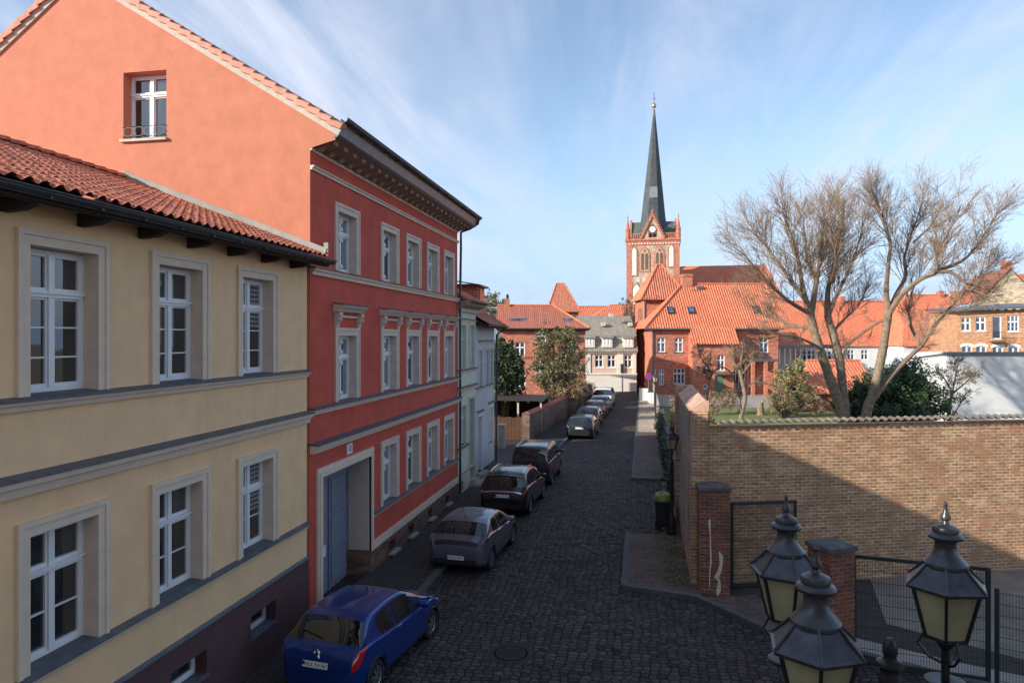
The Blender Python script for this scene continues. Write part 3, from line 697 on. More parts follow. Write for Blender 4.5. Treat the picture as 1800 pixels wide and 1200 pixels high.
# ------------------------------------------------------------------ pale green house and pale grey house
def simple_windows(parent, spec, rz, x):
    for (y, z, w_, h_, mat) in spec: pass
H1 = thing('pale_green_house', 'narrow pale green rendered house with bracketed cornice, right after the red house', 'house', (FX, 28.1, 0))
h1w = [(28.95, .78), (30.55, .78)]
holes = [(c - d / 2, c + d / 2, 5.35, 7.2) for c, d in h1w] + [(28.6, 29.4, 2.1, 3.75), (30.1, 31.0, .9, 3.95)]
w = MB(); w.wall(28.1, 31.3, .9, 8.0, holes, 0, .25, False); w.xf(ROTF); w.build('facade', 'cream', H1)
w = MB(); w.wall(28.1, 31.3, 0, .9, [(30.1, 31.0, .35, .9), (28.5, 28.9, .15, .6)], -.04, .3, True); w.xf(ROTF); w.build('plinth', 'reveal', H1)
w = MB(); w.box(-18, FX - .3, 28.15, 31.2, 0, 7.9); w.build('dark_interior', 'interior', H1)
for c, d in h1w:
    f, gl = window_mesh(.78, 1.85, .68, (0, 0)); put_window(H1, f.me('window', mt['white']), gl.me('pane', mt['glass2']), (FX - .12, c, 5.35), G90)
    place('window_surround', surround_mesh(.78, 1.85, .14, .15).me('window_surround', mt['cream']), H1, (FX, c, 5.35), G90)
f, gl = window_mesh(.8, 1.65, .68, (0, 0)); put_window(H1, f.me('window', mt['white']), gl.me('pane', mt['glass2']), (FX - .12, 29.0, 2.1), G90)
place('window_surround', surround_mesh(.8, 1.65, .13, .15).me('window_surround', mt['cream']), H1, (FX, 29.0, 2.1), G90)
m = MB(); m.box(FX - .3, FX - .22, 30.1, 31.0, .35, 3.95); m.box(FX - .22, FX - .2, 30.2, 30.9, .5, 2.2); m.box(FX - .22, FX - .2, 30.2, 30.9, 2.4, 3.0); m.build('door', 'door', H1)
m = MB(); m.box(FX, FX + .5, 29.9, 31.2, .12, .24); m.box(FX, FX + .25, 30.0, 31.1, .24, .36); m.build('doorstep', 'concrete', H1)
place('door_surround', surround_mesh(.9, 3.05, .14, .22).me('door_surround', mt['cream']), H1, (FX, 30.55, .9), G90)
course(H1, 28.1, 31.3, 5.28, h=.1, d=.1); course(H1, 28.1, 31.3, 4.55, h=.16, d=.16); course(H1, 28.1, 29.8, 2.02, h=.1, d=.1, cin=0); course(H1, 28.1, 31.3, 7.45, h=.08, d=.08)
m = MB(); prism_y(m, [(FX, 7.85), (FX + .12, 7.9), (FX + .4, 8.05), (FX + .45, 8.2), (FX, 8.2)], 28.1, 31.45); m.build('cornice', 'cornice', H1)
m = MB(); y = 28.2
while y < 31.2: m.box(FX, FX + .16, y, y + .1, 7.76, 7.9); y += .2
m.build('cornice_dentils', 'cream', H1)
gutter(H1, FX + .5, 8.22, 28.3, 31.45, .08)
tiles([(FX + .42, 28.08, 8.25), (FX + .42, 31.4, 8.25), (-12, 31.4, 10.75), (-12, 28.08, 10.75)]).build('roof', 'tileold', H1)
tiles([(-12, 28.08, 10.75), (-12, 31.4, 10.75), (-17.5, 31.4, 8), (-17.5, 28.08, 8)]).build('roof', 'tileold', H1)
w = MB(); w.poly([(FX, 31.32, 0), (-17.5, 31.32, 0), (-17.5, 31.32, 8), (-12, 31.32, 10.6), (FX, 31.32, 8.1)]); w.build('side_wall', 'cream', H1)

X2 = FX - .02
H2 = thing('pale_grey_house', 'pale grey blue rendered house with dormer, last of the left row before the garden', 'house', (X2, 31.35, 0))
cs = [(32.35, .66), (33.75, .66), (34.75, .66)]
holes = [(c - d / 2, c + d / 2, 4.35, 6.05) for c, d in cs] + [(31.75, 32.65, .35, 2.95), (34.2, 35.1, 1.35, 3.15)]
w = MB(); w.wall(31.35, 35.5, .35, 7.4, holes, 0, .25, False); w.xf(Matrix.Translation((X2, 0, 0)) @ Matrix.Rotation(G90, 4, 'Z'))
w.poly([(X2, 35.5, 0), (-17, 35.5, 0), (-17, 35.5, 7.2), (-12.2, 35.5, 10.2), (X2, 35.5, 7.4)]); w.build('wall', 'paleblue', H2)
w = MB(); w.wall(31.35, 35.5, 0, .35, [], -.03, .2); w.xf(Matrix.Translation((X2, 0, 0)) @ Matrix.Rotation(G90, 4, 'Z')); w.build('plinth', 'brickplinth', H2)
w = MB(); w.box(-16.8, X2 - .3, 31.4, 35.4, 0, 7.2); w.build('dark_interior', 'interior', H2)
f, gl = window_mesh(.66, 1.7, .68, (0, 0)); a1, a2 = f.me('window', mt['white']), gl.me('pane', mt['glass2']); s1 = surround_mesh(.66, 1.7, .12, .12, .03).me('window_surround', mt['paleblue'])
for c, d in cs: put_window(H2, a1, a2, (X2 - .1, c, 4.35), G90); place('window_surround', s1, H2, (X2, c, 4.35), G90)
f, gl = window_mesh(.9, 1.8, .66, (0, 0)); put_window(H2, f.me('window', mt['white']), gl.me('pane', mt['glass2']), (X2 - .12, 34.65, 1.35), G90)
place('window_surround', surround_mesh(.9, 1.8, .13, .14).me('window_surround', mt['white']), H2, (X2, 34.65, 1.35), G90)
m = MB(); m.box(X2 - .25, X2 - .17, 31.75, 32.65, .35, 2.95); m.build('door', 'door', H2)
place('door_surround', surround_mesh(.9, 2.6, .12, .2).me('door_surround', mt['white']), H2, (X2, 32.2, .35), G90)
m = MB(); m.box(X2, X2 + .7, 31.5, 33.0, .12, .22); m.box(X2, X2 + .35, 31.6, 32.8, .22, .34); m.build('doorstep', 'concrete', H2)
for (a, b, z) in ((31.6, 32.8, 3.2), (34.05, 35.25, 3.4), (32.0, 35.2, 6.5)): course(H2, a, b, z, x=X2, h=.1, d=.12, cin=0)
course(H2, 31.35, 35.5, 4.3, x=X2, h=.08, d=.07, cin=0)
m = MB(); prism_y(m, [(X2, 7.3), (X2 + .6, 7.1), (X2 + .62, 7.22), (X2, 7.5)], 31.4, 35.8); m.build('eaves', 'darkwood', H2)
gutter(H2, X2 + .68, 7.24, 31.4, 35.85, .07)
tiles([(X2 + .64, 31.42, 7.28), (X2 + .64, 35.8, 7.28), (-12.2, 35.8, 10.4), (-12.2, 31.42, 10.4)]).build('roof', 'tileold', H2)
tiles([(-12.2, 31.42, 10.4), (-12.2, 35.8, 10.4), (-17.3, 35.8, 7), (-17.3, 31.42, 7)]).build('roof', 'tileold', H2)
m = MB(); m.box(-9.4, -7.9, 33.4, 34.9, 7.9, 9.3); dm = m.build('dormer', 'tileold', H2)
m = MB(); m.poly([(-7.7, 33.25, 9.25), (-7.7, 35.05, 9.25), (-10.6, 35.05, 9.75), (-10.6, 33.25, 9.75)]); m.box(-10.3, -7.7, 33.25, 35.05, 9.16, 9.25); m.build('dormer_roof', 'darkzinc', dm)
m = MB(); m.box(-7.9, -7.86, 33.7, 34.6, 8.2, 9.05); m.build('dormer_window', 'glass2', dm)
m = MB(); m.tube([(X2 + .6, 35.7, 7.2), (X2 + .1, 35.6, 6.8), (X2 + .08, 35.6, .2)], .05, 8); m.build('downpipe', 'darkzinc', H2, True)

# unseen house assumed behind the camera, added and sized to cut sky light
t = thing('sky_block_house', 'unseen beige house block added behind the viewpoint to hold back sky light', 'house', (7, -8, 0))
m = MB(); m.box(-1.5, 15, -12, -1.0, 0, 13); m.build('wall', 'reveal', t)
m = MB(); prism_x(m, [(-12.3, 12.9), (-.7, 12.9), (-6.5, 16)], -1.8, 15.3); m.build('roof', 'tileold', t)
# ------------------------------------------------------------------ right side: walls, piers, gates
def wall_along(mb, A, B, z0, z1, th, nrm=1):
    A = Vector((*A, 0)); B = Vector((*B, 0)); d = (B - A).normalized(); n = Vector((-d.y, d.x, 0)) * th
    if nrm < 0: n = -n
    vs = [A, B, B + n, A + n]
    mb.mesh([(p.x, p.y, z0) for p in vs] + [(p.x, p.y, z1) for p in vs], [(0, 1, 5, 4), (1, 2, 6, 5), (2, 3, 7, 6), (3, 0, 4, 7), (4, 5, 6, 7)])
BW = thing('brick_wall', 'long tall old brick wall topped with corrugated sheet, half in sun behind the gate', 'wall', (6, 21, 0))
A, B = Vector((1.75, 19.3, 0)), Vector((20, 25.55, 0)); d = (B - A).normalized()
m = MB(); wall_along(m, A[:2], B[:2], 0, 4.30, .3, 1); m.build('wall', 'brickold', BW)
m = MB(); n = Vector((-d.y, d.x, 0)); rows = []
L = (B - A).length; k = 0
while k * .035 < L:
    u = k * .035; z = 4.45 + .036 * math.cos(2 * math.pi * u / .235); p = A + d * u
    rows.append([p - n * .17 + Vector((0, 0, z - .02)), p + n * .12 + Vector((0, 0, z + .015))]); k += 1
m.grid(rows); m.grid([[q + Vector((0, 0, -.014)) for q in r] for r in rows]); m.grid([[r[0], r[0] + Vector((0, 0, -.014))] for r in rows])
m.build('corrugated_coping', 'corr', BW)
SW = thing('side_wall', 'tall brick wall with patchy render and brick coping along the pavement', 'wall', (1.5, 22, 0))
m = MB(); m.box(1.3, 1.74, 19.26, 25.2, 0, 4.72); m.build('wall', 'brickold', SW)
m = MB(); m.box(1.27, 1.3, 19.75, 24.9, 3.4, 4.55); m.box(1.27, 1.3, 20.0, 21.6, 1.0, 3.3); m.box(1.27, 1.3, 22.3, 24.6, .5, 3.1); m.build('render_panels', 'render', SW)
m = MB(); prism_y(m, [(1.24, 4.72), (1.76, 4.70), (1.76, 4.98), (1.66, 5.03)], 19.28, 25.2); m.build('coping', 'coping', SW)
m = MB(); m.box(1.17, 1.8, 25.2, 25.75, 0, 5.0); m.build('end_pier', 'brickold', SW)
def pier(name, label, c, rz, w, dpt, h, streak):
    t = thing(name, label, 'gate pier', (*c, 0), rz, 'brick gate piers', False)
    m = MB(); m.box(-w / 2, w / 2, -dpt / 2, dpt / 2, 0, h); m.build('pier_shaft', 'brickpier', t)
    m = MB(); e = .04
    m.mesh([(-w / 2 - e, -dpt / 2 - e, h), (w / 2 + e, -dpt / 2 - e, h), (w / 2 + e, dpt / 2 + e, h), (-w / 2 - e, dpt / 2 + e, h), (-w / 2 - e, -dpt / 2 - e, h + .09), (w / 2 + e, -dpt / 2 - e, h + .09), (w / 2 + e, dpt / 2 + e, h + .09), (-w / 2 - e, dpt / 2 + e, h + .09), (-.1, 0, h + .2), (.1, 0, h + .2)],
           [(0, 1, 5, 4), (1, 2, 6, 5), (2, 3, 7, 6), (3, 0, 4, 7), (4, 5, 9, 8), (5, 6, 9), (6, 7, 8, 9), (7, 4, 8), (3, 2, 1, 0)])
    m.build('pier_cap', 'piercap', t)
    if streak:
        m = MB(); y = -dpt / 2 - .004
        def band(pts):
            for (x, z, ww), (x2, z2, w2) in zip(pts, pts[1:]): m.poly([(x - ww, y, z), (x + ww, y, z), (x2 + w2, y, z2), (x2 - w2, y, z2)])
        band([(-.12, 2.0, .01), (-.13, 1.9, .03), (-.11, 1.6, .012), (-.1, 1.2, .018), (-.09, .9, .02), (-.12, .6, .015), (-.13, .25, .01)])
        band([(.12, 1.15, .02), (.16, 1.05, .05), (.17, .85, .04), (.12, .65, .05), (.05, .5, .06), (.12, .38, .03), (.1, .15, .06), (.07, .02, .02)])
        m.build('paint_streak', 'trim', t)
    return t
pier('gate_pier', 'tall brick gate pier with white paint streaks beside the side wall', (1.84, 19.0), R(3), .76, .5, 2.72, True)
pier('gate_pier', 'brick gate pier with dark stone cap between the gate and the lanterns', (3.78, 15.15), R(30), .62, .62, 2.42, False)
def mesh_gate(parent, A, B, z0, z1, frame=True, sp=.05, rows=5):
    A = Vector((*A, 0)); B = Vector((*B, 0)); d = B - A; L = d.length; d.normalize(); w = MB()
    k = 0
    while k * sp < L: p = A + d * (k * sp); w.bar((p.x, p.y, z0), (p.x, p.y, z1), .0055); k += 1
    for j in range(rows + 1):
        z = z0 + .04 + (z1 - z0 - .08) * j / rows; w.bar((A.x, A.y, z), (B.x, B.y, z), .009)
    w.build('wire_mesh', 'fence', parent)
    f = MB()
    if frame:
        f.bar((A.x, A.y, z1), (B.x, B.y, z1), .06); f.bar((A.x, A.y, z0), (B.x, B.y, z0), .06)
        for p in (A, B): f.bar((p.x, p.y, z0 - .05), (p.x, p.y, z1 + .03), .07)
    else:
        n = max(1, int(L / 2.4))
        for j in range(n + 1): p = A + d * (L * j / n); f.bar((p.x, p.y, 0), (p.x, p.y, z1 + .05), .06)
    f.build('frame' if frame else 'post', 'fence', parent)
t = thing('gate_leaf', 'open green wire mesh gate leaf against the brick wall beside the streaked pier', 'gate', (2.35, 19.35, 0), group='mesh gate leaves'); mesh_gate(t, (2.35, 19.3), (4.06, 19.9), .12, 2.28, rows=9)
t = thing('gate_leaf', 'closed green wire mesh gate leaf behind the lanterns', 'gate', (4.3, 15.2, 0), group='mesh gate leaves'); mesh_gate(t, (4.25, 15.3), (6.55, 14.9), .12, 2.24, rows=9)
t = thing('mesh_fence', 'low green wire mesh fence running off right of the gate', 'fence', (6.7, 14.8, 0)); mesh_gate(t, (6.68, 14.85), (13.2, 12.3), .1, 1.85, False, rows=8)

# ------------------------------------------------------------------ lamps
def lantern(parent, loc, s=1, rz=0, nm='lantern'):
    """six sided lantern; origin at the eave; roof, finial, panes, frame"""
    x, y, z = loc
    def B(mb, name, mat, par, sm=False):
        for i, p in enumerate(mb.v):
            c, q = math.cos(rz), math.sin(rz); mb.v[i] = (x + s * (p[0] * c - p[1] * q), y + s * (p[0] * q + p[1] * c), z + s * p[2])
        return mb.build(name, mat, par, sm)
    m = MB()
    m.lathe([(.315, -.03), (.325, -.005), (.30, .01), (.215, .09), (.15, .165), (.145, .17)], 6)
    for k in range(6):
        a = k * math.pi / 3; c, q = math.cos(a), math.sin(a)
        m.tube([(.318 * c, .318 * q, .0), (.222 * c, .222 * q, .095), (.152 * c, .152 * q, .175)], .009, 5)
    roof = B(m, nm, 'lampmetal', parent)
    m = MB(); m.lathe([(.165, .15), (.165, .175), (.12, .225), (.085, .275), (.078, .33), (.085, .36), (.125, .375), (.132, .395), (.12, .415), (.095, .425), (.10, .445), (.09, .47), (.06, .485), (.03, .495), (.022, .52), (.04, .54), (.04, .56), (.022, .59), (.012, .64), (.018, .655), (.010, .675), (0.002, .68)], 20)
    B(m, 'finial', 'lampmetal', roof, True)
    m = MB()
    rt, rb, zb = .272, .165, -.43
    P = [((rt * math.cos(k * math.pi / 3), rt * math.sin(k * math.pi / 3), -.02), (rb * math.cos(k * math.pi / 3), rb * math.sin(k * math.pi / 3), zb)) for k in range(6)]
    for k in range(6): m.bar(P[k][0], P[k][1], .022); m.bar(P[k][1], P[(k + 1) % 6][1], .025); m.bar(P[k][0], P[(k + 1) % 6][0], .02)
    m.lathe([(.15, zb - .02), (.15, zb + .01)], 6)
    m.lathe([(.02, zb - .34), (.035, zb - .2), (.03, zb - .12), (.06, zb - .08), (.10, zb - .02)], 12)
    for k in range(0, 6, 2):
        a = k * math.pi / 3 + .5
        m.tube([(.15 * math.cos(a), .15 * math.sin(a), zb), (.2 * math.cos(a), .2 * math.sin(a), zb - .1), (.12 * math.cos(a), .12 * math.sin(a), zb - .2), (.03, 0, zb - .26)], .012, 5)
    B(m, 'lantern_frame', 'iron', roof)
    m = MB(); i = .97
    for k in range(6):
        a, b = P[k], P[(k + 1) % 6]; m.poly([tuple(v * (i if j < 2 else 1) for j, v in enumerate(q)) for q in (a[0], b[0], b[1], a[1])])
    B(m, 'lantern_glass', 'lens', roof)
    return roof
cx, cy = 1.78, 5.52
CL = thing('street_lamp', 'grey candelabra street lamp with three six-sided lanterns in the foreground', 'street lamp', (cx, cy, 0))
lat = [(2.29, 5.90, 4.72), (1.085, 4.68, 4.72), (1.215, 6.42, 4.76)]
lat = [(2.305, 5.919, 4.80), (1.076, 4.674, 4.76), (1.198, 6.223, 4.74)]
m = MB(); m.lathe([(.24, 0), (.24, .25), (.17, .35), (.14, .9), (.11, 1.0), (.085, 1.1), (.065, 3.6), (.09, 3.66), (.09, 3.74), (.065, 3.8), (.065, 4.16), (.078, 4.18), (.078, 4.22), (.062, 4.25), (.068, 4.29), (.095, 4.31), (.09, 4.335), (.05, 4.35), (.042, 4.37), (.050, 4.40), (.050, 4.44), (.040, 4.48), (.022, 4.505), (.004, 4.51)], 20, (cx, cy, 0))
m.build('post', 'iron', CL, True)
for k, (x, y, z) in enumerate(lat):
    zb = z - .80; m = MB(); a = Vector((cx, cy, 3.7)); b = Vector((x, y, zb)); md = (a + b) / 2
    m.tube([a, a.lerp(b, .3) + Vector((0, 0, -.22)), a.lerp(b, .65) + Vector((0, 0, -.30)), a.lerp(b, .92) + Vector((0, 0, -.22)), b], .025, 8)
    m.tube([a.lerp(b, .15), a.lerp(b, .4) + Vector((0, 0, .12)), a.lerp(b, .6) + Vector((0, 0, .02)), a.lerp(b, .5) + Vector((0, 0, -.12)), a.lerp(b, .35) + Vector((0, 0, -.02))], .015, 6)
    m.lathe([(.03, -.06), (.06, 0), (.14, .03), (.145, .05), (.13, .055), (.03, .04), (.028, .3)], 20, (x, y, zb)); m.build('arm', 'iron', CL, True)
    lantern(CL, (x, y, z), .93, R((10, 24, 38)[k]))
def lamp(x, y, top, label, s=.85):
    t = thing('street_lamp', label, 'street lamp', (x, y, 0), group='single lantern street lamps'); e = top - .60 * s - .08
    m = MB(); m.lathe([(.13, 0), (.13, .5), (.10, .6), (.07, .7), (.06, .75), (.05, e - .9), (.075, e - .88), (.075, e - .82), (.035, e - .8), (.03, e - .42 * s)], 14, (x, y, 0)); m.bar((x - .28, y, e - .75), (x + .28, y, e - .75), .025); m.build('post', 'iron', t, True)
    lantern(t, (x, y, e), s, .2)
lamp(1.0, 24.29, 3.87, 'black lamp post with yellowed lantern standing by the wheelie bin', .85)
lamp(.98, 51.0, 4.45, 'distant lamp post with lantern at the bright concrete fence', .85)

# wheelie bin with sacks
x, y = .75, 24.9
t = thing('wheelie_bin', 'black wheelie bin with a yellow green sack bulging under its lid, behind the lamp post', 'wheelie bin', (x, y, 0))
m = MB(); m.mesh([(x - .24, y - .3, .08), (x + .24, y - .3, .08), (x + .24, y + .3, .08), (x - .24, y + .3, .08), (x - .3, y - .38, 1.02), (x + .3, y - .38, 1.02), (x + .3, y + .36, 1.02), (x - .3, y + .36, 1.02)], [(0, 3, 2, 1), (0, 1, 5, 4), (1, 2, 6, 5), (2, 3, 7, 6), (3, 0, 4, 7), (4, 5, 6, 7)])
m.box(x - .32, x + .32, y - .4, y + .38, 1.0, 1.05); m.build('bin_body', 'plastic', t)
m = MB(); random.seed(3)
rows = []
for i in range(9):
    th = math.pi * i / 16; rows.append([(x + .34 * math.cos(th) ** .4 * math.cos(a) * random.uniform(.93, 1.05), y + .4 * math.cos(th) ** .4 * math.sin(a) * random.uniform(.93, 1.05), 1.05 + .24 * math.sin(th) * random.uniform(.85, 1.1)) for a in [2 * math.pi * k / 14 for k in range(14)]]); rows[-1].append(rows[-1][0])
m.grid(rows); m.build('yellow_sack', 'yellowplastic', t, True)
m = MB()
for sx in (-1, 1): m.lathe([(.1, -.03), (.1, .03)], 14); m.v[-28:] = [(x + sx * .26 + p[2], y + .3 + p[0], .1 + p[1]) for p in m.v[-28:]]
m.build('wheel', 'rubber', t)

# ivy and hedge on the low wall, concrete fence farther along
t = thing('low_wall', 'low dark wall overgrown with ivy beyond the wheelie bin', 'wall', (1.3, 35, 0))
m = MB(); m.box(1.25, 1.5, 25.8, 50, 0, 1.7); m.build('wall', 'brickdark', t)
random.seed(11); m = MB()
for k in range(80):
    yy = random.uniform(26, 49); leaves(m, (1.15, yy, random.uniform(.3, 1.9)), (.25, .45, .35), 60, .06)
tag(m.build('ivy', 'ivy'), 'dark ivy covering the low wall along the right pavement', 'ivy', kind='stuff')
t = thing('concrete_fence', 'pale sunlit board fence with posts along the far right pavement', 'fence', (1.2, 65, 0))
m = MB(); m.box(1.22, 1.28, 50.2, 80, .15, 1.75); m.build('fence_panel', 'mortar', t)
for k in range(13):
    m = MB(); y = 50.2 + k * 2.48; m.box(1.14, 1.22, y - .06, y + .06, 0, 1.9); m.build('post', 'concrete', t)
random.seed(12); m = MB()
for k in range(60): leaves(m, (random.uniform(2.2, 5.2), random.uniform(51, 54), random.uniform(.3, 2.3)), (.5, .5, .4), 70, .07)
tag(m.build('hedge', 'browntuft'), 'dry brown hedge behind the pale fence in the sun', 'hedge')
# no-stopping sign, cabinets
x, y = .7, 74
t = thing('no_stopping_sign', 'round blue and red no stopping sign on a pole at the end of the pavement', 'sign', (x, y, 0))
m = MB(); m.tube([(x, y, 0), (x, y, 2.9)], .035, 8); m.build('pole', 'zinc', t)
def disc(mb, c, r, th, n=28):
    vs = [(c[0] + r * math.cos(2 * math.pi * k / n), c[1] + q, c[2] + r * math.sin(2 * math.pi * k / n)) for q in (0, th) for k in range(n)]
    mb.mesh(vs, [tuple(range(n)), tuple(range(2 * n - 1, n - 1, -1))] + [(k, k + n, (k + 1) % n + n, (k + 1) % n) for k in range(n)])
m = MB(); disc(m, (x, y - .06, 2.6), .36, .02); pl = m.build('sign_plate', 'redsign', t)
m = MB(); disc(m, (x, y - .065, 2.6), .28, .004); m.build('blue_field', 'bluesign', pl)
m = MB(); m.bar((x - .2, y - .07, 2.4), (x + .2, y - .07, 2.8), .07, .006, (0, 1, 0)); m.bar((x - .2, y - .074, 2.8), (x + .2, y - .074, 2.4), .07, .006, (0, 1, 0)); m.build('red_cross', 'redsign', pl)
for k, (x, y, w_, h_, lb) in enumerate(((.2, 74.5, .9, 1.35, 'large white utility cabinet left of the no stopping sign'), (.95, 71.5, .7, 1.15, 'smaller white utility cabinet on the pavement before the no stopping sign'))):
    t = thing('utility_cabinet', lb, 'cabinet', (x, y, 0), group='white utility cabinets')
    m = MB(); m.box(x - w_ / 2, x + w_ / 2, y - .25, y + .25, .1, h_); m.build('cabinet_body', 'whitewall', t)
    m = MB(); m.box(x - w_ / 2 - .03, x + w_ / 2 + .03, y - .28, y + .28, h_, h_ + .05); m.build('cabinet_roof', 'zinc', t)
    m = MB(); m.box(x - .01, x + .01, y - .256, y - .25, .15, h_ - .05); m.build('door_gap', 'interior', t)

# ------------------------------------------------------------------ left garden behind the houses
t = thing('garden_wall', 'rubble garden wall with red brick coping along the left pavement', 'wall', (-6, 57, 0))
m = MB(); wall_along(m, (-7.05, 44.4), (-5.15, 70), 0, 1.72, .45, 1); m.build('wall', 'brickdark', t)
m = MB(); A = Vector((-7.05, 44.4, 1.72)); B = Vector((-5.15, 70, 1.72)); m.prism([Vector((.07, 0, 0)), Vector((-.52, 0, 0)), Vector((-.52, 0, .06)), Vector((-.22, 0, .2)), Vector((.07, 0, .05))], A, B); m.build('coping', 'copingred', t)
m = MB(); m.box(-7.5, -7.0, 43.9, 44.5, 0, 1.85); m.build('end_pier', 'brickdark', t)
t = thing('board_fence', 'brown wooden board fence and gate between the grey house and the garden wall', 'fence', (-9, 44, 0))
for k in range(15):
    m = MB(); m.box(-10.95 + k * .23, -10.95 + k * .23 + .215, 44, 44.03, .12, 1.55 + .02 * (k % 3)); m.build('board', 'wood', t)
m = MB(); m.box(-10.95, -7.5, 44.03, 44.07, .4, .5); m.box(-10.95, -7.5, 44.03, 44.07, 1.25, 1.35); m.build('rail', 'wood', t)
t = thing('stone_post', 'pale stone gate post standing before the wooden fence', 'post', (-8.15, 40.8, 0)); m = MB(); m.box(-8.35, -7.98, 40.6, 40.97, 0, 1.45); m.build('shaft', 'concrete', t); m = MB(); m.box(-8.39, -7.94, 40.56, 41.01, 1.45, 1.53); m.build('cap', 'mortar', t)
t = thing('pergola', 'dark timber pergola with flat roof behind the garden wall', 'pergola', (-9.5, 50, 0))
m = MB(); m.box(-13.5, -6.6, 47.6, 51.5, 2.28, 2.42); m.build('roof', 'darkwood', t)
for x in (-12.6, -10.4, -8.5, -6.9):
    m = MB(); m.box(x, x + .12, 47.8, 47.92, 0, 2.28); m.build('post', 'mortar' if x > -11 else 'darkwood', t)
for k in range(9): m = MB(); m.box(-13.3 + k * .8, -13.22 + k * .8, 47.4, 51.6, 2.16, 2.28); m.build('rafter', 'darkwood', t)
m = MB(); m.box(-13.4, -6.8, 51.3, 51.5, 0, 2.2); m.build('back_panel', 'interior', t)
t = thing('garden_shed', 'white boarded shed under the pergola beside the grey house', 'shed', (-10.7, 46.6, 0))
m = MB(); m.box(-11.6, -10.0, 46.2, 47.2, 0, 2.1)
m.build('wall', 'whitewall', t); m = MB()
for k in range(9): m.box(-11.61, -9.99, 46.18, 46.2, .2 + k * .2, .22 + k * .2)
m.build('board_gap', 'zinc', t)

# ------------------------------------------------------------------ far buildings, each turned to face the camera
def XC(px, d): return (px - 900) / 1230 * d
def ZC(py, d): return 6.7 - (py - 592) / 1230 * d
CT, ST = math.cos(TH), math.sin(TH)
def W(xc, d): return (xc * CT - d * ST, xc * ST + d * CT, 0)
class Far:       # local frame: x right, y away, z up; origin at (px0, d0)
    def __init__(s, name, label, cat, px0, d0, rot=0): s.x0 = XC(px0, d0); s.d0 = d0; s.rot = R(rot); s.t = thing(name, label, cat, W(s.x0, d0), TH + s.rot, None, False)
    def X(s, px, d=None):
        if s.rot: k = (px - 900) / 1230; return (k * s.d0 - s.x0) / (math.cos(s.rot) - k * math.sin(s.rot))
        return XC(px, d or s.d0) - s.x0
    def P(s, px, py, d): return (XC(px, d) - s.x0, d - s.d0, ZC(py, d))
    def b(s, m, name, mat, par=None, sm=False): return m.build(name, mat, par or s.t, sm)
_wc = {}
def farwin(F, x, z, w, h, y=0, cols=2, tr=.62, bars=(1, 0), par=None, arch=None, sill='concrete', frame='white'):
    k = (round(w, 2), round(h, 2), cols, tr, bars, frame)
    if k not in _wc:
        f, gl = window_mesh(w, h, tr, bars, .07, cols=cols); _wc[k] = (f.me('window', mt[frame]), gl.me('pane', mt['glass2']))
    o = place('window', _wc[k][0], par or F.t, (x, y + .12, z)); place('pane', _wc[k][1], o, (0, 0, 0))
    if arch:
        m = MB(); n = 8; rs = .14 * w + .04
        pts = [(-w / 2 - .12 + (w + .24) * j / n, h + .02 - (abs(j - n / 2) / (n / 2)) ** 2 * rs) for j in range(n + 1)]
        for a, b in zip(pts, pts[1:]): m.prism([Vector((a[0], 0, a[1])), Vector((b[0], 0, b[1])), Vector((b[0], 0, b[1] + .28)), Vector((a[0], 0, a[1] + .28))], (x, y - .03, z), (x, y + .1, z))
        for a, b in zip(pts, pts[1:]): m.prism([Vector((a[0], 0, a[1] - .0)), Vector((b[0], 0, b[1])), Vector((b[0], 0, h + .03)), Vector((a[0], 0, h + .03))], (x, y + .02, z), (x, y + .11, z))
        m.build('window_arch', arch, par or F.t)
    if sill:
        m = MB(); m.box(x - w / 2 - .08, x + w / 2 + .08, y - .07, y + .1, z - .09, z); m.build('window_sill', sill, par or F.t)

# --- red brick house right of the street
F = Far('brick_house', 'red brick house with orange tiled roof and pyramid roofed wing, below the church', 'house', 1146, 82)
ridge = 12.9
wins = [(1162, 593, 619, 1.0, 2), (1193, 593, 619, 1.0, 2), (1343, 593, 620, 1.05, 2), (1163, 648, 677, .62, 2), (1194, 647, 675, 1.35, 3)]
hs = [(F.X(p) - w_ / 2, F.X(p) + w_ / 2, ZC(b_, 82), ZC(a_, 82)) for p, a_, b_, w_, c_ in wins]
X1 = F.X(1368)
m = MB(); m.wall(0, X1, 0, 7.75, hs, 0, .2); m.poly([(0, 0, 0), (0, 0, 7.75), (0, 4.7, 7.75), (0, 4.7, 0)][::-1]); m.poly([(X1, 0, 0), (X1, 10, 0), (X1, 10, 7.75), (X1, 0, 7.75)])
m.poly([(0, 10, 0), (X1, 10, 0), (X1, 10, 7.75), (0, 10, 7.75)]); F.b(m, 'wall', 'brick')
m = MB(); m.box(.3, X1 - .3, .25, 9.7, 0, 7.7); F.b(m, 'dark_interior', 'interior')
for (p, a_, b_, w_, c_), h in zip(wins, hs): farwin(F, F.X(p), h[2], w_, h[3] - h[2], 0, c_, .66, (1, 0), arch='brick', sill='slate')
m = MB(); k = 0
while k < X1: m.box(k, k + .14, -.12, 0, 7.35, 7.6); k += .3
m.box(0, X1, -.16, 0, 7.6, 7.76); m.box(0, F.X(1217), -.06, 0, 3.85, 4.0); F.b(m, 'brick_frieze', 'brick')
rz0 = 7.7; e = -.55
rl, rr_ = F.X(1200, 87), F.X(1342, 87)
roofm = tiles([(-.9, e, rz0), (X1 + .4, e, rz0), (rr_ + .3, e + 5.6, rz0 + 5.5), (rl, e + 5.6, rz0 + 5.5)], pitch=.30, amp=.055)
F.b(roofm, 'roof', 'tilefar')
m = tiles([(-.9, e, rz0), (rl, e + 5.6, rz0 + 5.5), (-.9, 11.2, rz0)], pitch=.3, amp=.05); F.b(m, 'roof', 'tilefar')
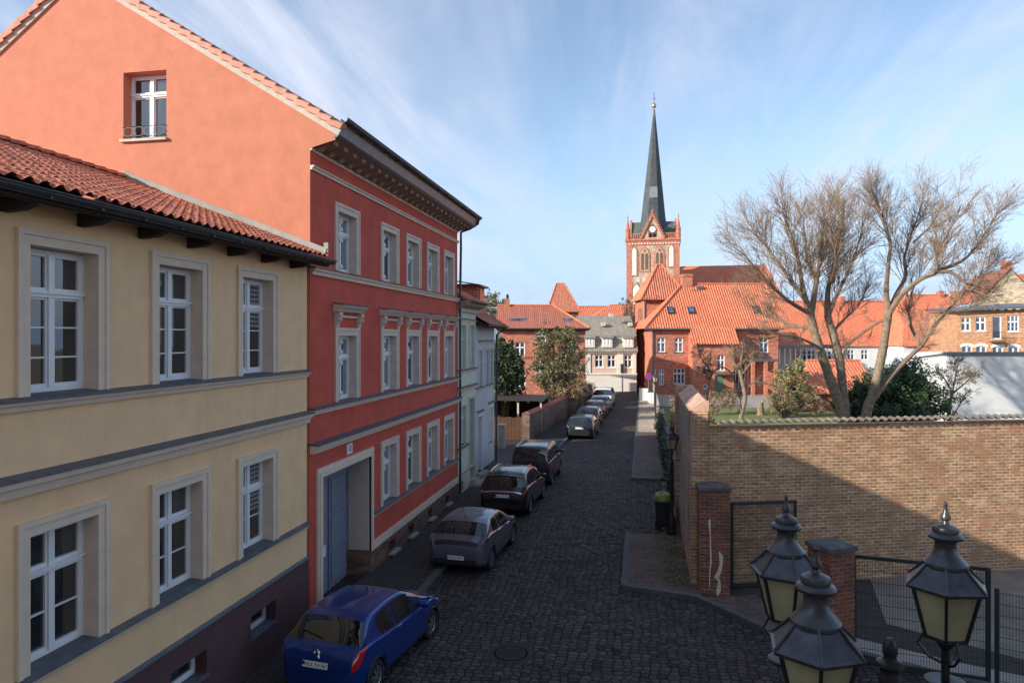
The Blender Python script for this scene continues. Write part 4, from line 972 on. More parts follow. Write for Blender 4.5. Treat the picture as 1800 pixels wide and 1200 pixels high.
m = tiles([(X1 + .4, e, rz0), (X1 + .4, 10.8, rz0), (rr_ + .3, e + 5.6, rz0 + 5.5)], pitch=.3, amp=.05); F.b(m, 'roof', 'tilefar')
m = tiles([(-.9, 10.8, rz0), (X1 + .4, 10.8, rz0), (rr_ + .3, e + 5.6, rz0 + 5.5), (rl, e + 5.6, rz0 + 5.5)], pitch=.3, amp=.05); F.b(m, 'roof', 'tilefar')
m = MB(); m.tube([(-.9, e, rz0 + .08), (rl, e + 5.6, rz0 + 5.62)], .13, 6); m.tube([(rl, e + 5.6, rz0 + 5.62), (rr_ + .3, e + 5.6, rz0 + 5.6)], .12, 6); m.tube([(X1 + .4, e, rz0 + .08), (rr_ + .3, e + 5.6, rz0 + 5.62)], .12, 6); F.b(m, 'ridge_tiles', 'tilefar')
m = MB()
for a, b in ((-.95, F.X(1211)), (F.X(1290), X1 + .4)): m.tube([(a, e - .08, rz0 - .08), (b, e - .08, rz0 - .08)], .1, 8)
F.b(m, 'gutter', 'zinc'); m = MB(); m.tube([(.1, -.5, rz0 - .1), (.1, -.1, rz0 - .5), (.1, -.1, 0)], .07, 6); F.b(m, 'downpipe', 'zinc')
# projecting wing under the swept roof
wx0, wx1, wy = F.X(1217, 80.2), F.X(1290, 80.2), -1.9
wh = [(F.X(p, 80.2) - w_ / 2, F.X(p, 80.2) + w_ / 2, z0, z1) for p, w_, z0, z1 in ((1239, .45, 2.7, 3.4), (1267, .85, 1.95 + .85, 4.65), (1240, .5, .7, 1.3), (1265, 1.1, .2, 2.3))]
m = MB(); m.wall(wx0, wx1, 0, 6.1, wh, wy, .2)
for x in (wx0, wx1): m.poly([(x, wy, 0), (x, wy, 6.1), (x, 0, 7.6), (x, 0, 0)])
F.b(m, 'wing_wall', 'brick')
farwin(F, (wh[0][0] + wh[0][1]) / 2, wh[0][2], .45, .7, wy, 1, None, (0,)); farwin(F, (wh[1][0] + wh[1][1]) / 2, wh[1][2], .85, 1.85, wy, 2, .66, (1, 0), arch='brick'); farwin(F, (wh[2][0] + wh[2][1]) / 2, wh[2][2], .5, .6, wy, 1, None, (0,))
m = MB(); a = wh[3]; m.box(a[0], a[1], wy + .15, wy + .2, .2, 2.3); F.b(m, 'door', 'greendoor')
m = MB(); m.poly([(a[0] - .5, wy, 2.75), (a[1] + .9, wy, 2.75), (a[1] + .9, wy - 1.1, 2.45), (a[0] - .5, wy - 1.1, 2.45)]); F.b(m, 'door_canopy', 'brickplinth')
m = MB(); m.poly([(wx0 + .1, wy + .25, 0), (wx1 - .1, wy + .25, 0), (wx1 - .1, wy + .25, 6), (wx0 + .1, wy + .25, 6)]); F.b(m, 'dark_interior', 'interior')
m = tiles([(wx0 - .3, wy - .5, 7.75 - 1.9 * .985 - .0), (wx1 + .4, wy - .5, 7.75 - 1.9 * .985), (F.X(1290, 82), e + .05, rz0 + .07), (F.X(1211, 82), e + .05, rz0 + .07)], pitch=.3, amp=.055); F.b(m, 'wing_roof', 'tilefar')
for p, q in ((1177, 552), (1213, 552), (1327, 551)):
    x = F.X(p, 84); y = e + (ZC(q, 84) - rz0) / .982; z = ZC(q, 84)
    m = MB(); m.prism([Vector((0, 0, 0)), Vector((0, .85, .83)), Vector((0, .8, .92)), Vector((0, -.06, .12))], (x - .38, y - .1, z), (x + .38, y - .1, z)); o = F.b(m, 'skylight', 'darkzinc')
    m = MB(); m.poly([(x - .3, y - .13, z + .2), (x + .3, y - .13, z + .2), (x + .3, y + .62, z + .93), (x - .3, y + .62, z + .93)]); F.b(m, 'skylight_pane', 'skylight', o)
# taller wing with pyramid roof
tx0, tx1, ty0, ty1, tz = F.X(1133, 88) + .0, F.X(1205, 88), 6.0, 12.5, 11.4
m = MB(); m.wall(tx0, tx1, 0, tz, [], ty0, .2)
m.mesh([(tx0, ty0, 0), (tx0, ty0, tz), (tx0, ty1, tz), (tx0, ty1, 0)], [(0, 1, 2, 3)]); m.mesh([(tx1, ty0, 0), (tx1, ty0, tz), (tx1, ty1, tz), (tx1, ty1, 0)], [(0, 1, 2, 3)]); m.mesh([(tx0, ty1, 0), (tx1, ty1, 0), (tx1, ty1, tz), (tx0, ty1, tz)], [(0, 1, 2, 3)]); F.b(m, 'wing_wall', 'brick')
m = MB()
for k in range(3): m.box(tx0 - .05, tx0, ty0 + 1.4 + k * 1.2, ty0 + 2.0 + k * 1.2, 8.2, 10.4)
k = tx0
while k < tx1: m.box(k, k + .14, ty0 - .12, ty0, tz - .5, tz - .2); k += .3
F.b(m, 'brick_panels', 'brickpier')
ap = [((tx0 + tx1) / 2 - .25, 9.2, ZC(465, 91)), ((tx0 + tx1) / 2 + .25, 9.2, ZC(465, 91))]
ex0, ex1, ey0, ey1, ez = tx0 - .5, tx1 + .5, ty0 - .5, ty1 + .5, tz
for pl_ in ([(ex0, ey0, ez), (ex1, ey0, ez), ap[1], ap[0]], [(ex0, ey1, ez), (ex0, ey0, ez), ap[0]], [(ex1, ey0, ez), (ex1, ey1, ez), ap[1]], [(ex1, ey1, ez), (ex0, ey1, ez), ap[0], ap[1]]):
    F.b(tiles(pl_, pitch=.3, amp=.055), 'pyramid_roof', 'tilefar' if pl_[0][1] != ey0 or pl_[1][1] != ey0 else 'tileold')
m = MB()
for c_, a_ in (((ex0, ey0), ap[0]), ((ex1, ey0), ap[1]), ((ex0, ey1), ap[0])): m.tube([(c_[0], c_[1], ez + .05), (a_[0], a_[1], a_[2] + .05)], .13, 6)
m.tube([ap[0], ap[1]], .15, 6); F.b(m, 'ridge_tiles', 'tilefar')
m = MB(); m.tube([(ex0, ey0 - .05, ez - .06), (ex1, ey0 - .05, ez - .06)], .09, 6); m.tube([(tx0 - .05, ty0 - .1, ez - .1), (tx0 - .05, ty0 - .1, 4)], .06, 6); F.b(m, 'gutter', 'zinc')
m = MB(); x = F.X(1207, 87); m.box(x - .62, x + .62, 4.6, 5.7, 11.5, ZC(482, 87)); m.box(x - .7, x + .7, 4.5, 5.8, ZC(486, 87), ZC(483, 87)); o = F.b(m, 'chimney', 'brick')
m = MB(); m.box(x - .75, x + .75, 4.45, 5.0, 12.1, 12.45); F.b(m, 'chimney_flashing', 'zinc', o)
m = MB(); x = F.X(1231, 86.5); m.box(x - .35, x + .35, 4.2, 4.6, 12.6, 12.95); m.box(x - 1.3, x - .3, 4.0, 4.1, 12.5, 12.56); F.b(m, 'roof_hatch', 'zinc')
# porch with pillars at the right part
px0, px1 = F.X(1318, 80), F.X(1366, 80)
m = MB(); m.box(px0, px1, -2.4, 0, 3.9, 4.15); F.b(m, 'porch_roof', 'zinc')
for p in (px0 + .1, (px0 + px1) / 2, px1 - .4):
    m = MB(); m.box(p, p + .35, -2.4, -2.05, 0, 3.9); F.b(m, 'porch_pillar', 'brick')
m = MB(); m.box(F.X(1293, 81), px0, -.4, -.05, .3, 3.4); F.b(m, 'glazed_porch', 'glass2')
m = MB(); 
for k in range(6): x = F.X(1293, 81) + .15 + k * .36; m.box(x, x + .05, -.46, -.4, .3, 3.4)
F.b(m, 'glazing_bars', 'white')

# --- church
F = Far('church', 'brick church with tall dark slate spire and gabled tower', 'church', 1102, 130, -12.5)
TW = F.X(1194); D = 130; tz = ZC(421, D)
def lancet(m, x, z0, z1, w, y, dpt=.5):
    m.box(x - w / 2, x + w / 2, y, y + dpt, z0, z1 - w * .7)
    n = 8; pts = []
    for j in range(n + 1):
        t_ = j / n; xx = -w / 2 + w * t_; zz = (z1 - w * .7) + w * .7 * (1 - abs(2 * t_ - 1) ** 1.7)
        pts.append((xx, zz))
    for a, b in zip(pts, pts[1:]): m.prism([Vector((a[0], 0, z1 - w * .7)), Vector((b[0], 0, z1 - w * .7)), Vector((b[0], 0, b[1])), Vector((a[0], 0, a[1]))], (x, y, 0), (x, y + dpt, 0))
m = MB(); m.box(.0, TW, .0, 10, 0, tz); body = F.b(m, 'tower_body', 'fieldstone')
m = MB()
for x0 in (-.08, TW - 1.05): m.box(x0, x0 + 1.13, -.1, 1, 0, tz - .4)
m.box(-.15, TW + .15, -.18, 10.1, tz - 1.1, tz - .35); m.box(-.3, TW + .3, -.35, 10.3, tz - .35, tz); F.b(m, 'brick_corner', 'brick')
m = MB(); k = .3
while k < TW - .3: m.prism([Vector((0, 0, 0)), Vector((.2, 0, .28)), Vector((.4, 0, 0))], (k, -.24, tz - 1.0), (k, -.1, tz - 1.0)); k += .55
F.b(m, 'frieze', 'niche')
# lancets: white blind niches and dark bell openings
z0n, z1n = ZC(483, D), ZC(435, D)
for p, w_, mat, za, zb in ((1115, .75, 'niche', 484, 436), (1180, .75, 'niche', 470, 434)):
    m = MB(); lancet(m, F.X(p), ZC(za, D) - .2, ZC(zb, D) + .25, w_ + .45, -.14, .1); F.b(m, 'niche_frame', 'brick')
    m = MB(); lancet(m, F.X(p), ZC(za, D), ZC(zb, D), w_, -.18, .1); F.b(m, 'blind_niche', mat)
for p, za, zb in ((1133, 477, 437), (1159, 477, 436)):
    m = MB(); lancet(m, F.X(p), ZC(za, D) - .2, ZC(zb, D) + .35, 2.0, -.12, .1); o = F.b(m, 'belfry_frame', 'brick')
    m = MB(); lancet(m, F.X(p), ZC(za, D), ZC(zb, D), 1.55, -.15, .1); F.b(m, 'belfry_recess', 'fieldstone', o)
    for s_ in (-.37, .37):
        m = MB(); lancet(m, F.X(p) + s_, ZC(za, D) + .2, ZC(zb, D) - .9, .52, -.19, .1); F.b(m, 'belfry_louvre', 'brickplinth', o)
    m = MB(); m.lathe([(.2, -.03), (.2, .03)], 12); m.v = [(F.X(p) + v[0], -.19 + v[2], ZC(zb, D) - .5 + v[1]) for v in m.v]; F.b(m, 'belfry_roundel', 'brickplinth', o)
for p, w_ in ((1119, 1.3), (1138, 1.5)):
    m = MB(); lancet(m, F.X(p), ZC(540, D), ZC(498, D), w_ + .35, -.1, .1); F.b(m, 'lower_frame', 'brickplinth')
    m = MB(); lancet(m, F.X(p), ZC(540, D), ZC(500, D), w_, -.13, .1); F.b(m, 'lower_niche', 'niche' if w_ < 1.4 else 'fieldstone')
m = MB()
for k in range(5): lancet(m, .9 + k * 1.15, ZC(492, D) - .4, ZC(487, D), .7, -.08, .1)
F.b(m, 'small_niches', 'reveal')
# balustrade and pinnacles
zt = ZC(411, D)
for x0, x1 in ((.1, F.X(1124)), (F.X(1168), TW - .1)):
    m = MB(); m.box(x0, x1, -.1, .1, zt - .15, zt); m.box(x0, x1, -.1, .1, tz, tz + .12); k = x0
    while k < x1: m.box(k, k + .16, -.08, .08, tz, zt); k += .36
    F.b(m, 'balustrade', 'brick')
for x in (.15, TW - .15):
    for y in (.1, 9.8):
        m = MB(); m.lathe([(.42, tz), (.42, zt + .6), (.5, zt + .65), (.35, zt + .9), (.06, ZC(384, D)), (.12, ZC(384, D) + .1), (.02, ZC(377, D))], 8, (x, y, 0)); F.b(m, 'pinnacle', 'brick')
# gables on four sides
gx = (F.X(1126) + F.X(1168)) / 2; gw_ = F.X(1168) - F.X(1126); gz = ZC(380, D)
def tri(m, y0, y1, w_, h0, h1, c_=gx): m.prism([Vector((c_ - w_ / 2, 0, h0)), Vector((c_ + w_ / 2, 0, h0)), Vector((c_, 0, h1))], (0, y0, 0), (0, y1, 0))
m = MB(); tri(m, -.2, .3, gw_, tz, gz); F.b(m, 'gable', 'fieldstone')
m = MB()
for s_ in (-1, 1):
    A = Vector((gx + s_ * gw_ / 2, -.25, tz)); B = Vector((gx, -.25, gz + .1)); m.bar(A, B, .5, .32)
    for j in range(9): q = A.lerp(B, (j + .5) / 9) + Vector((s_ * .22, 0, .15)); m.box(q.x - .09, q.x + .09, q.y - .1, q.y + .1, q.z - .05, q.z + .25)
m.lathe([(.3, gz), (.12, gz + .4), (.22, gz + .6), (.02, gz + 1.2)], 6, (gx, -.1, 0)); F.b(m, 'gable_edge', 'brick')
m = MB(); lancet(m, gx, ZC(418, D), ZC(395, D), 1.5, -.26, .1); o = F.b(m, 'gable_niche', 'brickplinth')
m = MB(); disc(m, (gx + .02, -.34, ZC(405, D)), .55, .05); ck = F.b(m, 'clock_face', 'white')
m = MB(); c_ = ZC(405, D); m.bar((gx + .02, -.36, c_), (gx + .35, -.36, c_ + .06), .06, .02); m.bar((gx + .02, -.36, c_), (gx - .3, -.36, c_ - .05), .06, .02); F.b(m, 'clock_hands', 'ink', ck)
m = MB()
for s_ in (-.36, .36): lancet(m, gx + s_, ZC(418.5, D), ZC(411, D), .5, -.3, .1)
F.b(m, 'gable_window', 'interior')
# cross roof and spire
cxm = TW / 2; m = MB(); zr_ = ZC(384, D)
m.prism([Vector((0, .9, tz + .1)), Vector((0, 9.1, tz + .1)), Vector((0, 5, zr_))], (.75, 0, 0), (TW - .75, 0, 0)); m.prism([Vector((gx - gw_ / 2, 0, tz)), Vector((gx + gw_ / 2, 0, tz)), Vector((gx, 0, gz - .3))], (0, .3, 0), (0, 9.7, 0)); F.b(m, 'tower_roof', 'copper')
m = MB()
for x in (.4, TW - .75):
    m = MB(); m.prism([Vector((0, .6, tz + .1)), Vector((0, 9.4, tz + .1)), Vector((0, 5, zr_ + .5))], (x, 0, 0), (x + .35, 0, 0)); F.b(m, 'side_gable', 'brick')
dS = 134; sx = TW / 2; sy = 5; top = ZC(204, dS); ax = sx + .15
def ring(r, z, c_): return [(c_ + r * math.cos(math.pi / 8 + k * math.pi / 4), sy + r * math.sin(math.pi / 8 + k * math.pi / 4), z) for k in range(8)]
R0 = ring(3.3, tz + .2, sx); R1 = ring(2.45, ZC(385, dS), sx); R2 = ring(.26, top, ax)
m = MB(); rows = [r + [r[0]] for r in (R0, R1, R2)]; m.grid(rows); sp = F.b(m, 'spire', 'spire')
m = MB()
def sp_pt(k, t_): a = Vector(R1[k % 8]); b = Vector(R2[k % 8]); return a.lerp(b, t_)
v0, v1 = .19, .295
q = [sp_pt(5, v0), sp_pt(6, v0), sp_pt(6, v1), sp_pt(5, v1)]; off = Vector((0, -.03, 0)); m.poly([p_ + off for p_ in q]); F.b(m, 'slate_patch', 'spirelight', sp)
m = MB(); m.lathe([(.3, top - .3), (.24, top), (.16, ZC(196, dS)), (.2, ZC(195, dS)), (.05, ZC(192, dS))], 10, (ax, sy, 0)); F.b(m, 'spire_tip', 'copper')
m = MB(); z = ZC(187, dS); m.lathe([(.02, -.45), (.25, -.38), (.42, -.15), (.45, 0), (.42, .15), (.25, .38), (.02, .45)], 16, (ax, sy, z)); F.b(m, 'gilded_ball', 'gold', None, True)
m = MB(); m.bar((ax, sy, z + .4), (ax, sy, ZC(163, dS)), .08); m.bar((ax - .35, sy, ZC(174, dS)), (ax + .3, sy, ZC(174, dS)), .07); F.b(m, 'cross', 'iron')
# nave
nx0, nx1 = TW, 27.3; ny = 6; nz = ZC(468, 145)
m = MB(); m.box(nx0, nx1 + 2, ny + 1, ny + 23, 0, 11); F.b(m, 'nave_wall', 'brick')
F.b(tiles([(nx0, ny, 10.5), (nx1 + 3, ny, 10.5), (nx1 - .6, ny + 12, nz), (nx0, ny + 12, nz)], pitch=.5, amp=.03), 'nave_roof', 'tilefar')
F.b(tiles([(nx0, ny + 24, 10.5), (nx1 + 3, ny + 24, 10.5), (nx1 - .6, ny + 12, nz), (nx0, ny + 12, nz)], pitch=.5, amp=.03), 'nave_roof', 'tilefar')
F.b(tiles([(nx1 + 3, ny, 10.5), (nx1 + 3, ny + 24, 10.5), (nx1 - .6, ny + 12, nz)], pitch=.5, amp=.03), 'nave_roof', 'tilefar')

# --- cream mansard house closing the street
F = Far('mansard_house', 'cream and pink house with grey mansard roof and dormers closing the street', 'house', 1024, 86); D = 86
X1 = F.X(1119)
wn = [(1053, 1.0), (1075, 1.0), (1104, .95)]; hs = [(F.X(p) - w_ / 2, F.X(p) + w_ / 2, ZC(645.5, D), ZC(624, D)) for p, w_ in wn]
m = MB(); m.wall(0, X1, ZC(656, D), ZC(618, D), hs, 0, .2); F.b(m, 'upper_wall', 'pinkwall')
m = MB(); m.box(0, X1, -.05, 8, 0, ZC(657, D)); m.box(-.01, X1 + .01, .3, 8, 0, ZC(617, D)); F.b(m, 'wall', 'creamwall')
m = MB(); m.box(-.05, X1 + .05, -.14, 0, ZC(658.5, D), ZC(656, D)); m.box(-.05, X1 + .05, -.2, .1, ZC(621, D), ZC(617, D))
for p, w_ in ((1033, .7), (1090, .75), (1115, .4)): m.box(F.X(p) - w_ / 2, F.X(p) + w_ / 2, -.1, 0, ZC(656, D), ZC(620, D))
for p, w_ in wn: m.box(F.X(p) - w_ / 2 - .15, F.X(p) + w_ / 2 + .15, -.04, 0, ZC(648, D), ZC(645.5, D))
F.b(m, 'cornice', 'creamwall')
m = MB()
for k in range(6): m.box(0, X1, -.056, -.05, .5 + k * .28, .515 + k * .28)
F.b(m, 'rustication_joint', 'trim')
for p, w_ in wn: farwin(F, F.X(p), ZC(645.5, D), w_, ZC(624, D) - ZC(645.5, D), 0, 2, .62, (0, 0), sill=None)
F.b(tiles([(-.3, -.4, ZC(618, D)), (X1 + .1, -.4, ZC(618, D)), (X1 + .1, .9, ZC(590, D)), (-.3, .9, ZC(590, D))], pitch=.2, amp=.012), 'mansard_roof', 'tilegrey')
F.b(tiles([(-.3, .7, ZC(590, D) - .05), (X1 + .1, .7, ZC(590, D) - .05), (X1 + .1, 5.0, ZC(555, 90)), (-.3, 5.0, ZC(555, 90))], pitch=.2, amp=.012), 'upper_roof', 'tilegrey')
F.b(tiles([(-.3, 9.5, ZC(590, D)), (X1 + .1, 9.5, ZC(590, D)), (X1 + .1, 5.0, ZC(555, 90)), (-.3, 5.0, ZC(555, 90))], pitch=.2, amp=.012), 'rear_roof', 'tilegrey')
m = MB(); m.poly([(X1, .3, 4), (X1, 9, 4), (X1, 5, ZC(556, 90)), (X1, .9, ZC(590, D))]); F.b(m, 'gable', 'creamwall')
for p in (1036, 1067, 1104):
    x = F.X(p); z = ZC(609, D); m = MB(); m.box(x - .62, x + .62, -.25, 1.2, z - .1, z + 1.15); o = F.b(m, 'dormer', 'creamwall')
    m = MB(); m.prism([Vector((0, -.45, 1.12)), Vector((0, 1.2, 1.45)), Vector((0, 1.2, 1.38)), Vector((0, -.45, 1.04))], (x - .8, 0, z), (x + .8, 0, z)); F.b(m, 'dormer_roof', 'tilegrey', o)
    farwin(F, x, z + .08, .85, .9, -.4, 2, None, (1,), par=F.t, sill=None)
m = MB(); x = F.X(1093); m.box(x - .17, x + .17, -.25, -.05, 3.0 - .7, 3.6 - .2); m.bar((x, -.1, 0), (x, -.1, 3), .04); F.b(m, 'info_box', 'darkzinc')
for p, q in ((1061, 570), (1109, 570), (1075, 554)):
    m = MB(); m.box(F.X(p, 88) - .25, F.X(p, 88) + .25, 2.2, 2.8, ZC(q, 88) - .2, ZC(q, 88) + .25); F.b(m, 'roof_vent', 'mortar')

# --- left brick house
F = Far('brick_house', 'red brick house with skylights behind the bushy tree on the left side', 'house', 881, 70); D = 70
X1 = F.X(1029)
wn = [(914, 626, 601, 1.0, 2, True), (950.5, 601, 584, 1.05, 2, False), (1006, 617, 600, .95, 2, False), (914, 680, 650, 1.1, 2, True), (950, 655, 632, 1.0, 2, True), (1006, 655, 632, 1.0, 2, True)]
hs = [(F.X(p) - w_ / 2, F.X(p) + w_ / 2, ZC(b_, D), ZC(a_, D)) for p, b_, a_, w_, c_, ar in wn]
m = MB(); m.wall(0, X1, 0, 7.5, hs, 0, .2); m.mesh([(0, 0, 0), (0, 0, 7.5), (0, 8, 7.5), (0, 8, 0)], [(0, 1, 2, 3)]); m.mesh([(X1, 0, 0), (X1, 9, 0), (X1, 9, 7.5), (X1, 0, 7.5)], [(0, 1, 2, 3)]); F.b(m, 'wall', 'brick')
m = MB(); m.box(.3, X1 - .3, .25, 8.7, 0, 7.4); F.b(m, 'dark_interior', 'interior')
for (p, b_, a_, w_, c_, ar), h in zip(wn, hs): farwin(F, F.X(p), h[2], w_, h[3] - h[2], 0, c_, .6, (0, 0), arch='brick' if ar else None, sill='trim')
m = MB(); k = 0
while k < X1: m.box(k, k + .12, -.08, 0, 4.55, 4.75); k += .26
m.box(0, X1, -.1, 0, 4.75, 4.9); F.b(m, 'brick_frieze', 'brick')
ez = 7.55; rzz = ZC(537, 74.5)
F.b(tiles([(-.5, -.5, ez), (X1 + .4, -.5, ez), (F.X(972, 74.5), 4.5, rzz), (-.5, 4.5, rzz)], pitch=.2, amp=.01), 'roof', 'tilered')
F.b(tiles([(X1 + .4, -.5, ez), (X1 + .4, 9.5, ez), (F.X(972, 74.5), 4.5, rzz)], pitch=.2, amp=.01), 'roof', 'tilered')
F.b(tiles([(-.5, 9.5, ez), (X1 + .4, 9.5, ez), (F.X(972, 74.5), 4.5, rzz), (-.5, 4.5, rzz)], pitch=.2, amp=.01), 'roof', 'tilered')
m = MB(); m.tube([(-.5, 4.5, rzz + .05), (F.X(972, 74.5), 4.5, rzz + .05)], .1, 6); m.tube([(F.X(972, 74.5), 4.5, rzz + .05), (X1 + .4, -.5, ez + .05)], .1, 6); F.b(m, 'ridge_tiles', 'tilefar')
m = MB(); m.tube([(-.55, -.55, ez - .05), (X1 + .45, -.55, ez - .05)], .09, 6); m.box(-.4, X1 + .3, -.4, 0, ez - .25, ez - .1); F.b(m, 'gutter', 'darkwood')
m = MB(); m.box(F.X(887, 74), F.X(896, 74), 4.2, 4.9, rzz - .3, rzz + .7); o = F.b(m, 'chimney', 'brick'); m = MB(); m.lathe([(.12, 0), (.16, .35), (.05, .55)], 8, (F.X(892, 74), 4.5, rzz + .7)); F.b(m, 'chimney_pot', 'iron', o)
for p, q, w_ in ((905, 568, .55), (917, 568, .55), (998, 568, .5)):
    z = ZC(q, 71.5); y = -.5 + (z - ez) / (rzz - ez) * 5; x = F.X(p, 71.5)
    m = MB(); m.prism([Vector((0, 0, .02)), Vector((0, 1.0, .6)), Vector((0, .95, .7)), Vector((0, -.05, .12))], (x - w_, y, z - .2), (x + w_, y, z - .2)); o = F.b(m, 'skylight', 'zinc')
    m = MB(); m.poly([(x - w_ + .08, y - .0, z - .04), (x + w_ - .08, y - .0, z - .04), (x + w_ - .08, y + .85, z + .47), (x - w_ + .08, y + .85, z + .47)]); F.b(m, 'skylight_pane', 'skylight', o)
# steep hipped roof behind it
d = 96; x0, x1 = F.X(961, d), F.X(1021, d); t0, t1 = F.X(978, 98.4), F.X(992, 98.4); ty = 26
z0, z1 = ZC(548, d), ZC(498, 98.4)
for pl_ in ([(x0, ty, z0), (x1, ty, z0), (t1, ty + 2.4, z1), (t0, ty + 2.4, z1)], [(x1, ty, z0), (x1, ty + 5, z0), (t1, ty + 2.6, z1), (t1, ty + 2.4, z1)], [(x0, ty + 5, z0), (x0, ty, z0), (t0, ty + 2.4, z1), (t0, ty + 2.6, z1)]):
    F.b(tiles(pl_, pitch=.2, amp=.01), 'tower_roof', 'tileold')
m = MB(); m.box(x0 + .3, x1 - .3, ty + .4, ty + 4.8, 0, z0 + .1); F.b(m, 'tower_wall', 'brickplinth')
m = MB(); m.tube([(t0, ty + 2.5, z1), (t1, ty + 2.5, z1)], .1, 6); m.tube([(x0, ty, z0), (t0, ty + 2.4, z1)], .09, 6); m.tube([(x1, ty, z0), (t1, ty + 2.4, z1)], .09, 6); F.b(m, 'tower_ridge_tiles', 'tilefar')

# --- background roofs
def gable_house(name, label, pxa, pxb, d, pe, pr, mat='tilefar', wall='creamwall', depth=8, hipl=0, hipr=0, wins=()):
    F = Far(name, label, 'house', pxa, d); X1 = F.X(pxb); ze = ZC(pe, d); zr = ZC(pr, d + depth / 2)
    hs = [(F.X(p) - w_ / 2, F.X(p) + w_ / 2, ZC(b_, d), ZC(a_, d)) for p, b_, a_, w_ in wins]
    m = MB(); m.wall(0, X1, 0, ze, hs, 0, .2)
    for x, hp in ((0, hipl), (X1, hipr)): m.mesh([(x, 0, 0), (x, depth, 0), (x, depth, ze)] + ([(x, depth / 2, zr - .05)] if not hp else []) + [(x, 0, ze)], [tuple(range(4 if hp else 5))])
    m.poly([(0, depth, 0), (X1, depth, 0), (X1, depth, ze), (0, depth, ze)]); F.b(m, 'wall', wall)
    if hs: m = MB(); m.box(.3, X1 - .3, .3, depth - .3, 0, ze - .1); F.b(m, 'dark_interior', 'interior')
    for (p, b_, a_, w_), h in zip(wins, hs): farwin(F, F.X(p), h[2], w_, h[3] - h[2], 0, 2, .6, (0, 0), sill=None)
    for y0, y1 in ((-.4, depth / 2), (depth + .4, depth / 2)):
        F.b(tiles([(-.3, y0, ze - .1), (X1 + .3, y0, ze - .1), (X1 - hipr + .3, y1, zr), (hipl - .3, y1, zr)], pitch=.3, amp=.03), 'roof', mat)
    if hipl: F.b(tiles([(-.3, -.4, ze - .1), (-.3, depth + .4, ze - .1), (hipl - .3, depth / 2, zr)], pitch=.3, amp=.03), 'roof', mat)
    if hipr: F.b(tiles([(X1 + .3, -.4, ze - .1), (X1 + .3, depth + .4, ze - .1), (X1 - hipr + .3, depth / 2, zr)], pitch=.3, amp=.03), 'roof', mat)
    m = MB(); m.tube([(hipl - .3, depth / 2, zr + .05), (X1 - hipr + .3, depth / 2, zr + .05)], .12, 6); F.b(m, 'ridge_tiles', mat)
    return F
gable_house('town_house', 'distant orange roofed house behind the grey mansard roof', 1012, 1120, 112, 556, 539)
gable_house('town_house', 'distant orange roofed house half hidden behind the brick house tower roof, with a hipped end', 1046, 1126, 104, 556, 536.5, hipl=3)
F = gable_house('long_house', 'long low white house with a big orange roof behind the bare trees', 1368, 1598, 100, 607, 530, depth=12, wall='whitewall', wins=[(1398, 634, 616, 1.0), (1412, 634, 616, 1.0), (1426, 634, 616, 1.0), (1462, 634, 617, 1.1), (1496, 632, 615, 1.0), (1520, 632, 615, 1.0), (1566, 632, 614, 1.2)])
m = MB(); m.box(F.X(1480, 105), F.X(1489, 105), 5.5, 6.3, ZC(533, 106), ZC(521, 106)); F.b(m, 'chimney', 'brick')
m = MB(); m.box(F.X(1365, 92), F.X(1470, 92), -8, -.3, ZC(612, 92), ZC(606, 92)); F.b(m, 'flat_canopy', 'zinc')
for k in range(12): m = MB(); x = F.X(1370, 92) + k * .7; m.box(x, x + .09, -8, -7.9, ZC(640, 92), ZC(612, 92)); F.b(m, 'canopy_post', 'white')
m = MB(); m.box(F.X(1440, 90), F.X(1444, 90), -9.9, -9.4, ZC(603, 90), ZC(585, 90)); 
F = gable_house('corner_house', 'orange roofed house with two chimneys left of the orange brick block', 1588, 1712, 96, 607, 519, depth=12, hipl=4, wall='whitewall', wins=[(1612, 632, 615, 1.1), (1634, 632, 615, 1.1)])
for a, b in ((1664, 1672), (1690, 1708)):
    m = MB(); m.box(F.X(a, 100), F.X(b, 100), 5.6, 6.6, ZC(525, 102), ZC(512, 102)); F.b(m, 'chimney', 'brick')
gable_house('garden_house', 'low orange roofed brick outbuilding behind the bare tree trunks', 1424, 1540, 62, 690, 634, depth=7, hipl=1.5, wall='brickpier')

# orange brick block with flat grey roof
F = Far('brick_block', 'orange brick block with flat grey roof and a balcony at the right edge', 'house', 1682, 72, -17); D = 72
X1 = F.X(1850)
wn = [(1698, 582, 558, .85, 2), (1724, 582, 557, .9, 2), (1752.5, 596, 556, .8, 1), (1781, 583, 555, 1.05, 3), (1815, 583, 555, 1.05, 3), (1700, 636, 608, .95, 2), (1725, 636, 608, .95, 2), (1754, 636, 609, .95, 2), (1782, 636, 609, .95, 2)]
hs = [(F.X(p) - w_ / 2, F.X(p) + w_ / 2, ZC(b_, D), ZC(a_, D)) for p, b_, a_, w_, c_ in wn]
m = MB(); m.wall(0, X1, 0, ZC(545, D), hs, 0, .2); m.mesh([(0, 0, 0), (0, 0, ZC(545, D)), (0, 10, ZC(545, D)), (0, 10, 0)], [(0, 1, 2, 3)]); F.b(m, 'wall', 'orangebrick')
m = MB(); m.box(.3, X1 - .2, .3, 9, 0, ZC(546, D)); F.b(m, 'dark_interior', 'interior')
for (p, b_, a_, w_, c_), h in zip(wn, hs): farwin(F, F.X(p), h[2], w_, h[3] - h[2], 0, c_, None if c_ == 1 else .6, (0, 0) if c_ == 2 else (1, 1) if c_ == 3 else (0,), arch='whitewall' if b_ > 600 else None, sill='trim')
